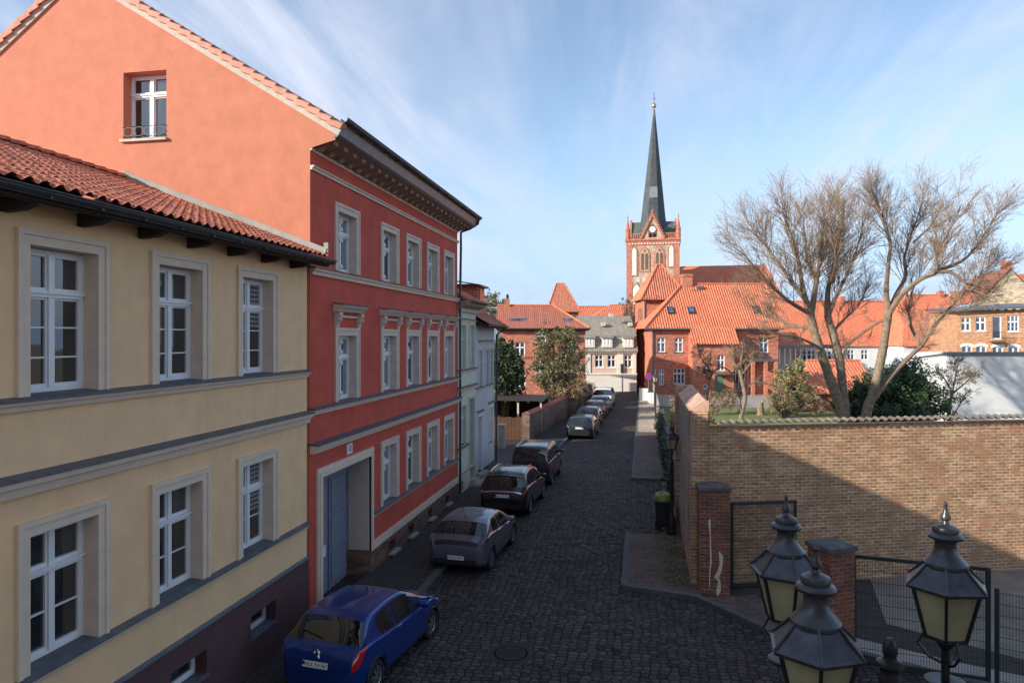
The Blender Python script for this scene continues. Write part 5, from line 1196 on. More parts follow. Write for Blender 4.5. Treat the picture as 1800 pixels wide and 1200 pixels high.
m = MB(); m.mesh([(-.6, -.7, ZC(548, D)), (X1, -.7, ZC(541, D)), (X1, 10, ZC(530, D)), (-.6, 10, ZC(540, D)), (-.6, -.7, ZC(545, D)), (X1, -.7, ZC(538, D)), (X1, 10, ZC(527, D)), (-.6, 10, ZC(537, D))], [(0, 1, 5, 4), (4, 5, 6, 7), (3, 0, 4, 7), (0, 3, 2, 1)]); F.b(m, 'flat_roof', 'zinc')
m = MB(); k = 0
while k < X1: m.box(k, k + .1, -.6, 0, ZC(549, D) + .08 + k * .02, ZC(549, D) + .2 + k * .02); k += .7
F.b(m, 'rafter_tails', 'darkwood')
m = MB(); x0, x1 = F.X(1739), F.X(1762); zb = ZC(601, D); m.box(x0, x1, -1.0, 0, zb, zb + .12); o = F.b(m, 'balcony', 'brickpier')
m = MB(); m.tube([(x0, -1, zb + 1.0), (x1, -1, zb + 1.0)], .025, 5)
for k in range(14): x = x0 + (x1 - x0) * k / 13; m.bar((x, -1, zb + .1), (x, -1, zb + 1), .018)
F.b(m, 'balcony_railing', 'iron', o)
# beige gable house behind it
F = Far('gable_house', 'beige gable end house with red roof at the right edge, above the brick block', 'house', 1722, 92, -17); D = 92
ax_ = F.X(1776); zt = ZC(474, D); zl = ZC(532, D); m = MB()
m.poly([(0, 0, 0), (ax_ * 2, 0, 0), (ax_ * 2, 0, zl), (ax_, 0, zt), (0, 0, zl)]); F.b(m, 'gable_wall', 'beigebrick')
F.b(tiles([(ax_, -.2, zt + .1), (ax_, 14, zt + .1), (ax_ * 2 + .3, 14, zl), (ax_ * 2 + .3, -.2, zl)], pitch=.3, amp=.03), 'roof', 'tilered')
F.b(tiles([(ax_, -.2, zt + .1), (ax_, 14, zt + .1), (-.3, 14, zl), (-.3, -.2, zl)], pitch=.3, amp=.03), 'roof', 'tilered')
m = MB(); m.box(ax_ - .7, ax_ + .3, .2, 1.2, zt - .6, zt + 1.1); F.b(m, 'chimney', 'brick')
m = MB(); m.box(-8, 1.0, 2, 10, 0, ZC(540, D)); m.box(ax_ + .8, ax_ + 6, 5, 12, 0, ZC(478, D)); F.b(m, 'rear_wing', 'brick')
# white rendered outbuilding behind the yew
F = Far('white_building', 'white flat roofed outbuilding with tree shadows on its wall', 'building', 1664, 43); D = 43
X1 = F.X(1860); zt = ZC(624, D)
m = MB(); m.poly([(0, 0, 0), (X1, 0, 0), (X1, 0, zt), (0, 0, zt)]); xl = F.X(1592, 52); m.poly([(xl, 9, 0), (0, 0, 0), (0, 0, zt), (xl, 9, ZC(633, 52) - .1)]); m.poly([(0, 0, zt), (X1, 0, zt), (X1, 12, zt), (xl, 12, zt - .1), (xl, 9, ZC(633, 52) - .1)])
F.b(m, 'wall', 'whitewall')
m = MB(); m.box(-.06, X1, -.1, .3, zt - .02, zt + .2); m.bar((xl - .1, 9, ZC(632, 52)), (0, 0, zt + .08), .3, .1); F.b(m, 'parapet_cap', 'zinc')

# garden ground
g = MB(); g.poly([(1.8, 52, .01), (60, 40, .01), (60, 75, .01), (1.8, 68, .01)]); tag(g.build('grass', 'grass'), kind='structure')
g = MB(); g.poly([(1.6, 68.5, .03), (14, 69, .03), (14, 82, .03), (1.6, 78.5, .03)]); g.poly([(14, 69, .03), (26, 73, .03), (26, 88, .03), (14, 82, .03)]); struct('garden_yard', g, 'concrete')
g = MB(); g.poly([(-30, 78, -.008), (40, 78, -.008), (40, 140, -.008), (-30, 140, -.008)]); struct('square', g, 'slabsunlit')  # sunlit street end painted in with the paler slab colour
# ------------------------------------------------------------------ trees and shrubs
def lean_tube(mb, pts, r0, r1, n=3):
    L = len(pts); vs = []; fs = []; px = None
    for i, p in enumerate(pts):
        d = pts[min(i + 1, L - 1)] - pts[max(i - 1, 0)]; d.normalize()
        px = d.orthogonal().normalized() if px is None else (px - d * px.dot(d)).normalized()
        py = d.cross(px); r = r0 + (r1 - r0) * i / (L - 1)
        for k in range(n):
            a = 6.2832 * k / n; vs.append(p + px * (math.cos(a) * r) + py * (math.sin(a) * r))
    for i in range(L - 1):
        for k in range(n): fs.append((i * n + k, i * n + (k + 1) % n, (i + 1) * n + (k + 1) % n, (i + 1) * n + k))
    mb.mesh(vs, fs)
def rv(rnd, s=1): return Vector((rnd.gauss(0, s), rnd.gauss(0, s), rnd.gauss(0, s)))
def branch(mb, rnd, p, d, L, r, lev, spec):
    n = 5 if lev < 2 else 4; pts = [p]; q = p.copy(); dd = d.normalized()
    for i in range(n):
        dd = (dd + rv(rnd, spec['wob']) + Vector((0, 0, spec['up']))).normalized(); q = q + dd * (L / n); pts.append(q.copy())
    lean_tube(mb, pts, r, max(r * .35, spec['rmin']), 5 if lev == 0 else 3)
    if lev >= spec['lev']: return
    k = spec['n'][lev]; k = int(k * rnd.uniform(.75, 1.25))
    for j in range(k):
        t = rnd.uniform(.22, 1); f = t * n; i = min(int(f), n - 1); o = pts[i].lerp(pts[i + 1], f - i)
        base = (pts[i + 1] - pts[i]).normalized(); side = (rv(rnd) - base * 0).normalized()
        nd = (base * spec['fwd'] + side * spec['side'] + Vector((0, 0, spec['up'] * 1.5))).normalized()
        branch(mb, rnd, o, nd, L * rnd.uniform(.45, .8) * (1.15 - .4 * t), max(r * .55, spec['rmin']), lev + 1, spec)
def path_limb(mb, pts, r0, r1, n=9, sub=4, rnd=random):
    P = [pts[0]] + pts + [pts[-1]]; out = []
    for i in range(1, len(P) - 2):
        for k in range(sub):
            t = k / sub; a, b, c, d = P[i - 1], P[i], P[i + 1], P[i + 2]
            out.append(.5 * ((2 * b) + (c - a) * t + (2 * a - 5 * b + 4 * c - d) * t * t + (3 * b - a - 3 * c + d) * t ** 3))
    out.append(pts[-1]); N = len(out)
    mb.tube(out, [(r0 + (r1 - r0) * (i / (N - 1)) ** .8) * rnd.uniform(.95, 1.06) for i in range(N)], n); return out
def cw(px, py, d):
    xc = XC(px, d); return Vector((xc * CT - d * ST, xc * ST + d * CT, ZC(py, d)))
def tree(name, label, limbs, d0, spec, seed, trunk_n=1, sq=0, group=None, bark='bark', twig='twig'):
    """limbs: [(points (px,py,depth offset), r0, r1, spawn count, spawn length, spawn start)] the first trunk_n make the trunk"""
    rnd = random.Random(seed); b = limbs[0][0][0]; base = cw(b[0], b[1], d0 + b[2]); base.z = 0
    t = thing(name, label, 'tree', base, group=group)
    tm = MB(); cm = MB()
    for i, (pts, r0, r1, ns, sl, st) in enumerate(limbs):
        W_ = [cw(x, y + max(0, 560 - y) * sq, d0 + z) for x, y, z in pts]
        if i < trunk_n and pts[0][1] > 650 and W_[0].z > 0: W_ = [Vector((W_[0].x, W_[0].y, -.1))] + W_
        o = path_limb(tm if i < trunk_n else cm, W_, r0, r1, 10 if i < trunk_n else 7, 4, rnd); N = len(o)
        for k in range(int(ns * (1.7 if sq else 1))):
            f = st + (1 - st) * rnd.random() ** .9; j = min(int(f * (N - 1)), N - 2); p = o[j].lerp(o[j + 1], f * (N - 1) - j)
            bd = (o[j + 1] - o[j]).normalized(); sd = rv(rnd).normalized()
            rr = min((r0 + (r1 - r0) * f) * rnd.uniform(.2, .5), .02 if sq else .03)
            sl2 = sl * (.66 if sq else .56); branch(cm, rnd, p, (bd * spec['fwd'] + sd * spec['side'] * 1.15 + Vector((0, 0, .25))).normalized(), sl2 * rnd.uniform(.6, 1.15), max(rr, spec['rmin'] * 2), 0, spec)
    tm.build('trunk', bark, t, True); cm.build('crown', twig, t); return t
SP = dict(wob=.11, up=.03, fwd=1.0, side=.62, n=(8, 4), lev=2, rmin=.0045)
big1 = [
    ([(1482, 735, 0), (1468, 690, 0), (1450, 640, 0), (1437, 600, 0), (1425, 555, 0)], .29, .18, 2, 2.5, .7),
    ([(1486, 735, .1), (1482, 690, .1), (1477, 640, .2), (1468, 600, .3), (1455, 555, .3)], .25, .17, 3, 2.5, .6),
    ([(1425, 555, 0), (1432, 500, 0), (1440, 440, .2), (1446, 380, .3), (1450, 325, .3)], .18, .022, 26, 3.0, .15),
    ([(1425, 555, 0), (1412, 500, -.5), (1404, 440, -.9), (1394, 385, -1.2), (1380, 345, -1.4)], .17, .025, 20, 2.8, .1),
    ([(1430, 540, 0), (1398, 490, .4), (1370, 440, .8), (1345, 400, 1), (1325, 370, 1)], .14, .02, 20, 2.6, .1),
    ([(1425, 550, 0), (1385, 520, -1), (1350, 480, -1.6), (1322, 440, -2), (1305, 415, -2)], .12, .018, 17, 2.4, .1),
    ([(1430, 580, 0), (1395, 570, .6), (1360, 560, 1), (1330, 545, 1.2), (1310, 520, 1.4)], .09, .014, 16, 1.8, .1),
    ([(1440, 610, 0), (1400, 592, -.9), (1370, 590, -1.2), (1340, 600, -1.4)], .075, .012, 12, 1.5, .2),
    ([(1455, 555, .3), (1455, 500, .6), (1466, 440, .9), (1477, 380, 1.2), (1483, 330, 1.3)], .18, .025, 22, 2.6, .15),
    ([(1455, 555, .3), (1470, 510, .1), (1490, 460, -.3), (1505, 410, -.5), (1515, 365, -.6)], .14, .02, 20, 2.3, .1),
    ([(1462, 585, .3), (1485, 560, .6), (1510, 530, 1), (1525, 490, 1.3)], .09, .015, 14, 1.9, .15),
    ([(1436, 480, 0), (1420, 430, 1.6), (1415, 380, 2.4), (1412, 340, 3)], .1, .015, 15, 2.2, .1),
    ([(1462, 480, 0), (1470, 430, -1.6), (1462, 380, -2.4), (1458, 345, -2.8)], .1, .015, 15, 2.2, .1),
]
tree('bare_tree', 'bare spreading tree with a forked trunk, denser of the two behind the wall', big1, 34, SP, 5, 2, .2, 'large bare trees behind the brick wall')
big2 = [
    ([(1522, 735, .4), (1535, 690, .3), (1547, 640, .2), (1556, 590, .1), (1562, 545, 0)], .25, .17, 1, 2, .8),
    ([(1562, 548, 0), (1558, 500, 0), (1562, 440, -.3), (1564, 400, -.4), (1548, 345, -.6), (1540, 320, -.6)], .15, .02, 24, 2.3, .35),
    ([(1562, 548, 0), (1575, 510, .2), (1592, 470, .4), (1590, 430, .6), (1606, 370, .9), (1620, 325, 1.2)], .14, .02, 24, 2.3, .3),
    ([(1562, 550, 0), (1585, 510, -.3), (1618, 478, -.8), (1648, 462, -1), (1646, 430, -1.1), (1672, 370, -1.2), (1690, 320, -1.2)], .15, .02, 24, 2.4, .3),
    ([(1648, 462, -1), (1672, 463, -1.2), (1692, 480, -1.3), (1705, 500, -1.4), (1722, 470, -1.6), (1735, 420, -1.8)], .11, .015, 15, 1.9, .3),
    ([(1640, 463, -1), (1690, 440, -.4), (1722, 400, 0), (1745, 355, .2), (1755, 338, .2)], .1, .015, 18, 2.0, .15),
    ([(1527, 712, .3), (1560, 668, .4), (1590, 635, .5), (1618, 608, .5), (1640, 575, .4)], .16, .09, 5, 1.8, .6),
    ([(1640, 575, .4), (1668, 540, .6), (1700, 500, .8), (1728, 472, 1), (1748, 458, 1)], .09, .012, 20, 1.8, .15),
    ([(1618, 605, .5), (1600, 570, .9), (1598, 530, 1.2), (1612, 480, 1.4), (1640, 430, 1.6)], .09, .012, 17, 1.8, .2),
    ([(1562, 560, 0), (1540, 568, .5), (1510, 590, .9), (1488, 610, 1.1), (1478, 640, 1.2)], .085, .05, 6, 1.2, .1),
    ([(1606, 400, .6), (1640, 360, 1.8), (1655, 320, 2.2)], .06, .012, 10, 1.8, .1),
    ([(1680, 545, .6), (1720, 530, .2), (1745, 505, 0), (1762, 482, 0)], .05, .01, 12, 1.4, .1),
]
tree('bare_tree', 'bare tree with a leaning trunk and long arching limbs, right of the forked one', big2, 33, dict(SP, n=(8, 4)), 9, 1, .16, 'large bare trees behind the brick wall')
SPS = dict(wob=.22, up=.04, fwd=.9, side=.9, n=(6, 5, 3), lev=2, rmin=.008)
tree('fruit_tree', 'small pruned fruit tree with knobbly pale trunk in front of the brick house wing', [
    ([(1303, 728, 0), (1310, 700, 0), (1305, 672, 0), (1300, 650, 0)], .20, .14, 3, .8, .6),
    ([(1300, 650, 0), (1303, 630, 0), (1306, 612, 0)], .10, .04, 18, 1.2, .1), ([(1300, 655, 0), (1290, 635, .3), (1288, 615, .4)], .09, .03, 16, 1.2, .1),
    ([(1308, 690, 0), (1325, 672, .2), (1350, 675, .3), (1368, 680, .3)], .09, .03, 12, .9, .1), ([(1302, 660, 0), (1318, 640, -.4), (1325, 622, -.5)], .08, .03, 14, 1.1, .1)], 56, SPS, 3, 1, 0, 'garden fruit trees')
tree('fruit_tree', 'thin young fruit tree with one arching limb above the end of the side wall', [
    ([(1245, 735, 0), (1243, 700, 0), (1247, 672, 0), (1252, 655, 0)], .07, .05, 5, .8, .4),
    ([(1252, 655, 0), (1240, 640, 0), (1228, 620, 0)], .04, .02, 16, 1.1, .1), ([(1252, 655, 0), (1268, 645, 0), (1285, 655, 0), (1298, 685, 0), (1304, 720, 0)], .045, .03, 8, .6, .1), ([(1248, 668, 0), (1238, 655, 0), (1222, 650, .3)], .035, .015, 12, .8, .1)], 40, SPS, 14, 1, 0, 'garden fruit trees')
tree('fruit_tree', 'small bare tree standing against the white outbuilding wall', [
    ([(1668, 735, 0), (1670, 708, 0), (1674, 690, 0)], .11, .08, 3, .8, .6), ([(1674, 690, 0), (1660, 665, 0), (1645, 650, 0)], .05, .02, 14, 1.0, .1),
    ([(1674, 690, 0), (1680, 660, .3), (1685, 635, .4)], .05, .02, 16, 1.0, .1), ([(1674, 692, 0), (1700, 670, -.3), (1720, 650, -.4)], .05, .02, 16, 1.0, .1), ([(1676, 730, 0), (1690, 705, .2), (1700, 690, .2)], .04, .02, 10, .8, .2)], 38, SPS, 21, 1, 0, 'garden fruit trees')

def bush(name, label, clumps, d0, n, size, mat, seed, cat='shrub', group=None, stems=None):
    """clumps: (px, py, depth offset, radius x, radius z)"""
    rnd = random.Random(seed); m = MB(); c0 = cw(clumps[0][0], clumps[0][1], d0); c0.z = 0
    t = thing(name, label, cat, c0, group=group)
    tot = sum(c[3] * c[4] for c in clumps)
    for (px, py, dz, rx, rz) in clumps:
        c = cw(px, py, d0 + dz); k = int(n * rx * rz / tot / 30) + 1
        for _ in range(k):
            d = rv(rnd).normalized(); q = c + Vector((d.x * rx, d.y * rx, d.z * rz)) * rnd.uniform(.45, 1.0)
            s = min(rx, rz) * rnd.uniform(.16, .34); leaves(m, q, (s, s, s), 30, size, rnd=rnd)
    m.build('foliage', mat, t)
    m = MB(); g0 = c0.copy()
    for (px, py, dz, rx, rz) in clumps:
        c = cw(px, py, d0 + dz)
        for _ in range(stems or 2):
            e = c + Vector((rnd.uniform(-.6, .6) * rx, rnd.uniform(-.6, .6) * rx, rnd.uniform(-.3, .7) * rz)); lean_tube(m, [g0 + Vector((rnd.uniform(-.2, .2), 0, 0)), g0.lerp(e, .5) + Vector((0, 0, .2)), e], .05, .012, 4)
    m.build('stem', 'twigdark', t)
bush('yew', 'dark evergreen yew mound behind the wall between the big trunks and the white outbuilding', [(1500, 715, 0, 1.0, 1.1), (1530, 700, .4, 1.3, 1.5), (1570, 695, 0, 1.6, 1.7), (1580, 675, .6, 1.2, 1.0), (1600, 690, .3, 1.5, 1.8), (1630, 705, 0, 1.2, 1.3), (1560, 720, -.8, 2.6, 1.0), (1625, 722, -.5, 1.6, .9), (1600, 660, .2, .6, .7), (1515, 692, 0, .7, .8)], 37, 26000, .085, 'yew', 31)
bush('shrub', 'large bushy grey green shrub in front of the left brick house', [(975, 620, 0, 2.2, 2.6), (1000, 610, .3, 1.4, 2.2), (955, 640, 0, 1.4, 2.0), (985, 655, -.5, 2.2, 1.8), (1012, 650, -.2, 1.1, 2.4), (965, 668, -.6, 1.6, 1.3), (995, 592, 0, 1.3, 1.2), (1015, 680, -.5, .9, 1.2), (960, 600, .2, 1.2, 1.0)], 60, 10500, .10, 'olive', 32, stems=40)
bush('laurel', 'dark glossy evergreen at the corner of the pale grey house', [(888, 630, 0, 1.0, 1.5), (900, 650, 0, 1.2, 1.6), (880, 665, 0, 1.1, 1.7), (905, 675, .3, .9, 1.0), (886, 612, .2, .7, .8)], 52, 8000, .13, 'laurel', 33)
bush('shrub', 'rusty brown shrub on the end of the garden wall below the large shrub', [(1000, 690, 0, 1.2, .8), (1020, 683, .5, .9, .9), (975, 690, 0, 1.0, .6)], 58, 2600, .07, 'browntuft', 34)
bush('shrub', 'yellow green climbing shrub beside the low orange outbuilding', [(1392, 665, 0, 1.5, 1.7), (1380, 690, 0, 1.2, 1.5), (1405, 690, -.3, 1.3, 1.4), (1398, 650, .3, .9, 1.0)], 62, 5200, .12, 'palegreen', 35)
bush('shrub', 'low dry brown bushes along the garden lawn edge left of the stump', [(1255, 705, 0, 1.3, .8), (1275, 700, .5, 1.3, .8), (1290, 706, 0, 1.0, .7)], 60, 3500, .06, 'browntuft', 36)
bush('shrub', 'pale dry bamboo stems beside the grey garden bin', [(1375, 700, 0, 1.3, 1.1), (1360, 705, 0, .9, .9), (1420, 705, .5, 1.0, .9), (1435, 715, .5, .9, .7)], 58, 4500, .06, 'straw', 37, stems=20)
bush('distant_tree', 'hazy distant tree crown left of the brick house chimney', [(872, 545, 0, 2.2, 2.4), (862, 540, 0, 2, 2), (880, 560, 0, 1.6, 2)], 95, 2600, .16, 'fargreen', 38, 'tree', stems=20)
bush('distant_tree', 'sparse small tree at the left foot of the church tower', [(1106, 545, 0, 1.0, 1.6), (1112, 530, 0, .9, 1.2), (1098, 530, 0, .8, 1.0), (1108, 560, 0, 1.0, 1.4)], 100, 900, .1, 'fargreen', 39, 'tree', stems=24)
x, y, z = cw(1337, 728, 60); t = thing('tree_stump', 'pale cut tree stump standing on the garden lawn', 'stump', (x, y, 0)); m = MB(); m.lathe([(.36, 0), (.27, .2), (.25, .9), (.27, 1.1), (.2, 1.12)], 12, (x, y, 0)); m.build('trunk', 'bark', t, True); m = MB(); m.lathe([(.24, 1.121), (.01, 1.13)], 12, (x, y, 0)); m.build('cut_face', 'mortar', t)
x, y, z = cw(1397, 728, 60); t = thing('garden_bin', 'dark grey plastic garden bin standing on the lawn', 'bin', (x, y, 0)); m = MB(); m.lathe([(.28, 0), (.36, 1.0), (.4, 1.02), (.4, 1.08), (.05, 1.14)], 14, (x, y, 0)); m.build('bin_body', 'zinc', t, True)
m = MB(); m.box(x - .2, x + .2, y - .42, y - .36, .93, .98); m.build('handle', 'iron', t)

# ------------------------------------------------------------------ cars
def interp(tab, y):
    if y <= tab[0][0]: return tab[0][1]
    for i in range(len(tab) - 1):
        a, b = tab[i], tab[i + 1]
        if y <= b[0]:
            t = (y - a[0]) / (b[0] - a[0]); p = tab[max(i - 1, 0)]; q = tab[min(i + 2, len(tab) - 1)]; h = b[0] - a[0]
            m0 = (b[1] - p[1]) / max(b[0] - p[0], 1e-6) * h; m1 = (q[1] - a[1]) / max(q[0] - a[0], 1e-6) * h; lim = 2 * abs(b[1] - a[1])
            m0 = max(-lim, min(lim, m0)); m1 = max(-lim, min(lim, m1)); t2, t3 = t * t, t ** 3
            return (2 * t3 - 3 * t2 + 1) * a[1] + (t3 - 2 * t2 + t) * m0 + (-2 * t3 + 3 * t2) * b[1] + (t3 - t2) * m1
    return tab[-1][1]
class CarShape:
    def __init__(s, L, W, H, top, belt, plan, tumble=.36, zb=.20): s.L, s.W, s.H, s.top, s.belt, s.plan, s.tb, s.zb = L, W / 2, H, top, belt, plan, tumble, zb
    def ctl(s, y):
        zt = interp(s.top, y); zb = s.zb + .10 * (1 - min(1, y / .3)) + .08 * (1 - min(1, (s.L - y) / .3)); zt = max(zt, zb + .25)
        be = min(interp(s.belt, y), zt - .06); w = s.W * interp(s.plan, y); g = zt - be; wr = w * .955 - s.tb * max(0, g - .06)
        g1 = zt - min(.09, g * .35)
        mid = zb + (be - zb) * .55
        return [(w * .80, zb), (w * .965, zb + .05), (w * .995, mid - .08), (w, mid + .04), (w * .985, be - .05), (w * .955, be), (wr + .02, g1), (wr * .86, zt - .025 - .01), (wr * .5, zt - .004), (0, zt)]
    def S(s, y, v):       # v in 0..9
        c = s.ctl(y); v = min(max(v, 0), 9); i = min(int(v), 8); t = v - i
        a, b = c[i], c[i + 1]; p = c[max(i - 1, 0)] if i not in (5,) else (2 * a[0] - b[0], 2 * a[1] - b[1]); q = c[min(i + 2, 9)] if i not in (4, 5) or 1 else b
        if i == 4: q = (2 * b[0] - a[0], 2 * b[1] - a[1])
        k = .5; t2, t3 = t * t, t ** 3
        f = lambda j: (2 * t3 - 3 * t2 + 1) * a[j] + (t3 - 2 * t2 + t) * (b[j] - p[j]) * k + (-2 * t3 + 3 * t2) * b[j] + (t3 - t2) * (q[j] - a[j]) * k
        return Vector((f(0), y, f(1)))
    def P(s, y, v, off=0, sx=1):
        p = s.S(y, v)
        if off:
            e = .02; a = s.S(min(y + e, s.L), v) - s.S(max(y - e, 0), v); b = s.S(y, min(v + .04, 9)) - s.S(y, max(v - .04, 0)); n = b.cross(a)
            if n.length > 1e-9:
                n.normalize()
                if n.x < 0 and abs(n.x) > .02 or (abs(n.x) <= .02 and n.z < 0): n = -n
                p = p + n * off
        return Vector((p.x * sx, p.y, p.z))
    def patch(s, mb, rows, off, sx=1, n=8, m=4):     # rows: [(v, y0, y1)] from low to high
        R_ = []
        for (v0, a0, b0), (v1, a1, b1) in zip(rows, rows[1:]):
            for j in range(m + (1 if (v1, a1, b1) == rows[-1] else 0)):
                t = j / m; v = v0 + (v1 - v0) * t; a = a0 + (a1 - a0) * t; b = b0 + (b1 - b0) * t
                R_.append([s.P(a + (b - a) * i / n, v, off, sx) for i in range(n + 1)])
        mb.grid(R_)
    def across(s, mb, y0, y1, v, off, n=14, m=8, v2=None):   # over the centre line, e.g. windscreen
        rows = []
        for j in range(m + 1):
            y = y0 + (y1 - y0) * j / m; vv = v + ((v2 if v2 is not None else v) - v) * j / m; r = []
            for i in range(n + 1):
                q = -1 + 2 * i / n; r.append(s.P(y, 9 - abs(q) * (9 - vv), off, 1 if q >= 0 else -1))
            rows.append(r)
        mb.grid(rows)
def wheel_meshes(r, w=.2):
    m = MB(); m.lathe([(r * .62, -w / 2), (r * .93, -w / 2), (r, -w / 2 + .03), (r, w / 2 - .03), (r * .93, w / 2), (r * .64, w / 2), (r * .62, w / 2 - .04)], 28)
    rot = Matrix.Rotation(R(90), 4, 'Y'); m.xf(rot); ty = m.me('tyre', mt['rubber'], smooth=True)
    m = MB(); m.lathe([(r * .63, w / 2 - .05), (r * .64, w / 2 - .005), (r * .58, w / 2 - .015), (r * .57, w / 2 - .06)], 28)
    for k in range(7):
        a = k * 2 * math.pi / 7; c, q = math.cos(a), math.sin(a)
        for e in (-.12, .12): m.bar((.03 * c, .03 * q, w / 2 - .012), (r * .6 * math.cos(a + e), r * .6 * math.sin(a + e), w / 2 - .02), r * .09, .02)
    m.lathe([(r * .17, w / 2 - .04), (r * .17, w / 2 - .004), (.01, w / 2)], 14); m.xf(rot); ri = m.me('rim', mt['rim'])
    m = MB(); m.lathe([(.01, w / 2 - .07), (r * .62, w / 2 - .07)], 20); m.xf(rot); return ty, ri, m.me('brake_disc', mt['plastic'])
def car(name, label, loc, rz, sh, paint, o):
    t = thing(name, label, o.get('cat', 'car'), loc, rz, 'cars parked along the left kerb', False)
    L = sh.L; body = MB()
    ys = sorted({0, L, *[i * L / 60 for i in range(61)], *[.02, .04, .07, .1, .15, L - .02, L - .05, L - .1], *[p[0] for p in sh.top]})
    vs = [i / 4 for i in range(37)]
    wr = o['r']; wy = o['wheels']
    for sx in (1, -1):
        rows = []
        for y in ys:
            r = [sh.P(y, v, 0, sx) for v in vs]
            r = [Vector((0, y, r[0].z))] + r
            rows.append(r if sx > 0 else r[::-1])
        body.grid(rows)
        # wheel arches: push the low side points inside
    for i, p in enumerate(body.v):
        for w_ in wy:
            dy, dz = p[1] - w_, p[2] - wr
            if dy * dy + dz * dz < (wr + .045) ** 2 and abs(p[0]) > sh.W * .6: body.v[i] = (p[0] * .72, p[1], p[2])
    body.poly([sh.P(0, v, 0, 1) for v in vs] + [sh.P(0, v, 0, -1) for v in vs[::-1]]); body.poly([sh.P(L, v, 0, 1) for v in vs] + [sh.P(L, v, 0, -1) for v in vs[::-1]])
    me = body.me('body', paint, smooth=True); ob = bpy.data.objects.new('body', me); col.objects.link(ob); ob.parent = t; me.set_sharp_from_angle(angle=R(32)); ORG[ob.name] = Vector()
    def part(nm, mb, mat, par=None, sm=True): return mb.build(nm, mat, par or t, sm)
    for a in wy:      # arch lips
        for sx in (1, -1):
            m = MB(); wd = sh.W * interp(sh.plan, a)
            m.tube([(sx * (wd * .985), a + (wr + .05) * math.cos(q), wr + (wr + .05) * math.sin(q)) for q in [k * math.pi / 14 - .25 for k in range(18)]], .022, 5)
            m.prism([Vector((0, (wr + .055) * math.cos(q), (wr + .055) * math.sin(q))) for q in [k * math.pi / 12 for k in range(24)]], (sx * wd * .62, a, wr), (sx * wd * .80, a, wr)) if sx > 0 else m.prism([Vector((0, (wr + .055) * math.cos(q), (wr + .055) * math.sin(q))) for q in [k * math.pi / 12 for k in range(24)]], (sx * wd * .80, a, wr), (sx * wd * .62, a, wr))
            part('wheel_arch', m, 'plastic')
    m = MB()
    for sx in (1, -1): sh.patch(m, [(0.1, .15, L - .2), (1.25, .1, L - .1)], .004, sx, 40, 3)
    for i, p in enumerate(m.v):
        for w_ in wy:
            dy, dz = p[1] - w_, p[2] - wr
            if dy * dy + dz * dz < (wr + .06) ** 2: m.v[i] = (p[0] * .72, p[1], p[2])
    part('lower_trim', m, 'plastic')
    m = MB(); sh.across(m, *o['rearwin'], .005, v2=o.get('rearwin_v2')); part('rear_window', m, 'carglass')
    m = MB(); sh.across(m, *o['windscreen'], .005); part('windscreen', m, 'carglass')
    for w_ in o['sidewin']:
        for sx in (1, -1): m = MB(); sh.patch(m, w_, .005, sx, 12, 4); part('side_window', m, 'carglass')
    m = MB()
    for sx in (1, -1):
        for yy in o['doors']: sh.patch(m, [(1.2, yy, yy + .008), (5, yy + .0, yy + .008)], .002, sx, 1, 12)
    part('door_gap', m, 'ink')
    m = MB()
    for sx in (1, -1):
        for yy in o['handles']: p = sh.P(yy, 4.2, .02, sx); m.bar(p, p + Vector((0, .17, .005)), .025, .03)
    part('door_handle', m, o.get('handle_mat', 'plastic'))
    for nm, mat, sx in (('taillight', o.get('tail', 'lampred'), 1), ('taillight', o.get('tail', 'lampred'), -1)):
        m = MB(); sh.patch(m, o['tailrows'], .008, sx, 8, 5); ob2 = part(nm, m, mat)
        if o.get('tailwhite'): m = MB(); sh.patch(m, o['tailwhite'], .011, sx, 3, 3); part('reversing_lens', m, 'lampwhite', ob2)
    for sx in (1, -1):
        m = MB(); sh.patch(m, [(4.0, L - .42, L - .06), (4.9, L - .6, L - .18)], .006, sx, 6, 4); part('headlight', m, 'lampwhite')
        p = sh.P(o['mirror'], 5.15, 0, sx); m = MB()
        m.lathe([(.01, -.13), (.07, -.11), (.085, 0), (.075, .09), (.01, .13)], 10); c = p + Vector((sx * .13, 0, .07)); m.v = [(c.x + q[2] * .95, c.y + q[0] * .8, c.z + q[1] * .95) for q in m.v]; m.bar(p, p + Vector((sx * .08, 0, .03)), .05); part('wing_mirror', m, paint if not o.get('dark_mirror') else 'plastic')
    if o.get('bumper'):
        m = MB(); a = o['bumper']; rows = []
        for v in (0.1, .9, 1.6, 2.3, 2.8): rows.append([sh.P(.0 + .0, v, 0, sx_) + Vector((0, -.012, 0)) for sx_ in (-1, 1)])
        m.grid(rows); part('bumper', m, 'plastic')
    # number plate
    px, py, pz, tilt = 0, *o['plate']; m = MB(); m.box(-.26, .26, -.012, 0, -.055, .055); m.v = [(v[0], v[1] * math.cos(tilt) - v[2] * math.sin(tilt) + py, v[1] * math.sin(tilt) + v[2] * math.cos(tilt) + pz) for v in m.v]; npl = part('number_plate', m, 'plate', None, False)
    if o.get('reg'):
        tm = place('registration', text_mesh(o['reg'], .085, 'ink', .001), npl, (0.02, py - .014, pz)); tm.rotation_euler = (R(90) + tilt * 0, 0, 0); tm.rotation_euler = (R(90) - 0 + tilt, 0, 0)
        m = MB(); m.box(-.258, -.215, -.016, -.011, -.05, .05); m.v = [(v[0], v[1] + py, v[2] + pz) for v in m.v]; part('euro_band', m, 'euroblue', npl, False)
    ty, ri, br = WH[wr]
